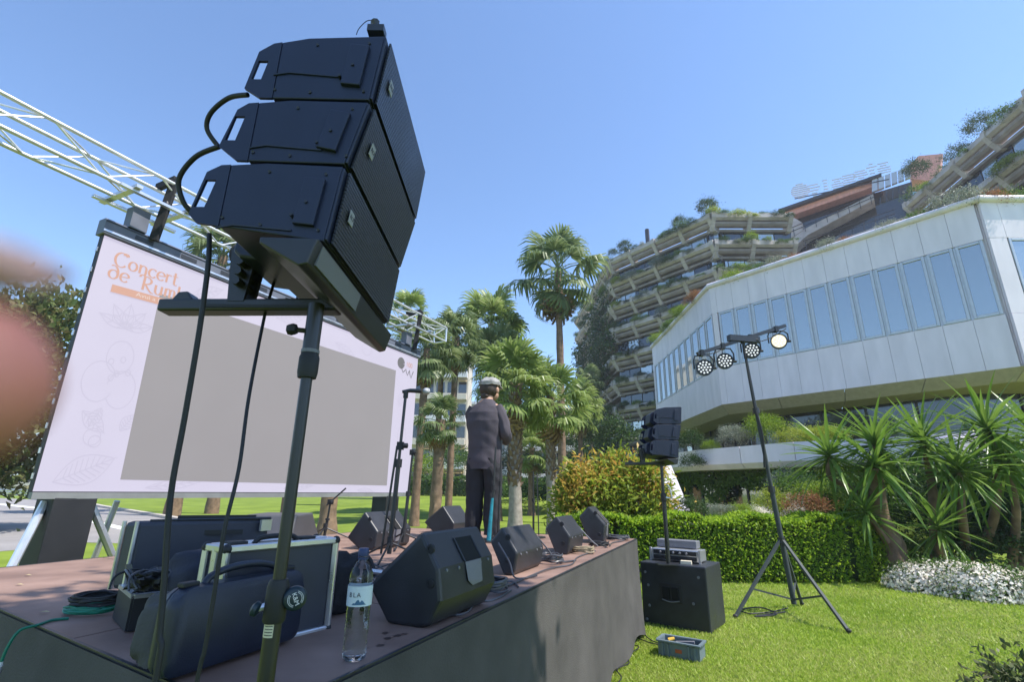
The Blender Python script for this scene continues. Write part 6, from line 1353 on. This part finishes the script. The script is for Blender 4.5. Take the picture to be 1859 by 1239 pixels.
yucca('yucca with the highest leaf crown near the right edge',[([yb3+Vector((.1,.2,-.05)),yp(1805,940,.4),yp(1808,840,.3),yp(1794,786,.2)],.075,(80,1.45)),([yb3+Vector((-.1,0,-.05)),yp(1748,950,0),yp(1742,860,-.1)],.075,(76,1.4))],yb3,3)
yb4=atz(1850,1050,0)
yucca('yucca partly cut off by the right edge of the view',[([yb4+Vector((0,.2,-.05)),yp(1845,930,.2),yp(1826,845,.1)],.07,(76,1.45)),([yb4+Vector((.2,.3,-.05)),yp(1880,900,.6),yp(1885,800,.6)],.07,(70,1.5))],yb4,4)
# rocks and dark undergrowth behind the yuccas
M_rock=mk('garden_rock',(.17,.14,.12),.9,var=.35,scale=7,bump=.6,bscale=20)
for i,(x,y,r,l) in enumerate(((yb3.x-.25,yb3.y+.25,.17,'pale rough rock at the foot of the yucca with the highest crown'),(yb.x+.28,yb.y-.12,.11,'small rock beside the foot of the forked yucca trunk'))):
    rr=random.Random(i); rings=[]
    for j in range(11):
        a_=math.pi*j/10; rings.append([Vector((x,y,r*.8))+Vector((math.cos(k*.4488),math.sin(k*.4488),0))*r*max(.03,math.sin(a_))*(1+.16*math.sin(k*2.1+j)+.1*rr.uniform(-1,1))+Vector((0,0,-r*1.15*math.cos(a_)*(1+.1*math.sin(k)))) for k in range(14)])
    tag(MB().loft(rings).build('rock',M_rock),l,'rock','rocks among the yuccas')
UG='undergrowth around the yuccas'
for i,(px,py,dp,rx,rz,m,l) in enumerate(((1660,960,1.4,.9,.8,G_dark,'dark shrub right behind the forked yucca trunk'),(1720,1010,.9,.8,.5,G_dark,'dark low shrub under the middle yucca'),(1790,1000,1.0,.9,.6,G_dark,'dark shrub under the highest yucca crown'),(1840,980,1.2,1.0,.9,G_dark,'dark shrub at the right edge under the yuccas'),(1600,1010,.6,.35,.3,G_mid,'green shrub left of the forked yucca trunk foot'),(1740,930,2.2,1.5,1.1,G_dark,'dark tall shrub behind the middle yucca'),(1830,920,2.4,1.4,1.3,G_dark,'dark tall shrub behind the rightmost yucca'),(1660,1005,.5,.3,.25,G_mid,'green tuft between the yucca trunks'))):
    p=yp(px,py,dp); o=link('undergrowth',sh(m),None,None,p,(0,0,i),(rx,rx*.8,rz)); tag(o,l,'shrub',UG)
# white flowering mound
dm=thing('daisy_mound','low mound of white daisies at the right edge of the lawn','flowers',atz(1745,1085,0))
for c,r,n in((atz(1690,1072,0),(.62,.5,.38),4200),(atz(1790,1086,0),(.62,.52,.42),4600),(atz(1880,1092,0),(.6,.5,.36),3800),(atz(1740,1078,0),(.5,.45,.42),3400)):
    cl=np.array(c-dm.location); V,F_=clump_cloud(int(n*1.4),cl,(r[0]*.95,r[1]*.95,r[2]*.92),45,.18,.055,.35,True,.6,.65); link('leaves',fastmesh('leaves',V,F_),G_mid,dm)
    d_=rnd_dirs(n,.5); d_[:,2]=np.abs(d_[:,2]); P=cl+d_*np.array(r)*(1+.09*RNG.normal(size=(n,1))); 
    Vs=[]; S=.019*(.7+.6*RNG.random(n)); nn_=d_+rnd_dirs(n,.4)*.5; nn_/=np.linalg.norm(nn_,axis=1,keepdims=True)
    tx=np.cross(nn_,rnd_dirs(n)); tx/=np.linalg.norm(tx,axis=1,keepdims=True); ty=np.cross(nn_,tx)
    V=np.stack([P+S[:,None]*(tx*math.cos(k*1.0472)+ty*math.sin(k*1.0472)) for k in range(6)],1).reshape(-1,3); o=link('petals',fastmesh('petals',V,np.arange(6*n).reshape(n,6)),M_petal,dm)
# clipped dark bush at the bottom right corner
p=aty(1905,1225,3.4); bb=thing('corner_bush','small dark clipped bush at the bottom right corner','bush',(p.x,p.y,0))
V,F_=clump_cloud(5200,(0,0,.18),(.34,.34,.34),70,.12,.05,.5,True,.3,.7); link('foliage',fastmesh('foliage',V,F_),mkleaf('olive_leaves',[(.03,.055,.02),(.06,.09,.03),(.11,.14,.05),(.1,.09,.05)],.25),bb)
MB()._ell(Vector((p.x,p.y,.17)),(.27,.27,.26),10,7,None) if False else None
mbb=MB(); mbb._ell(Vector((p.x,p.y,.18)),(.27,.27,.26),12,8,None); mbb.build('branches',mk('hedge_core',(.04,.07,.015),.95),bb)

# ---------------------------------------------------------------- the hazy midday air
hm_=bpy.data.materials.new('hazy_air'); hm_.use_nodes=True; t_=hm_.node_tree; t_.nodes.remove(t_.nodes['Principled BSDF'])
pv=t_.nodes.new('ShaderNodeVolumePrincipled'); pv.inputs['Color'].default_value=(.86,.88,.95,1); pv.inputs['Density'].default_value=.0009; pv.inputs['Anisotropy'].default_value=.25
t_.links.new(pv.outputs[0],t_.nodes['Material Output'].inputs['Volume'])
hz=MB().box((0,650,19.5),(3030,3720,42)).build('haze',hm_); hz['kind']='stuff'
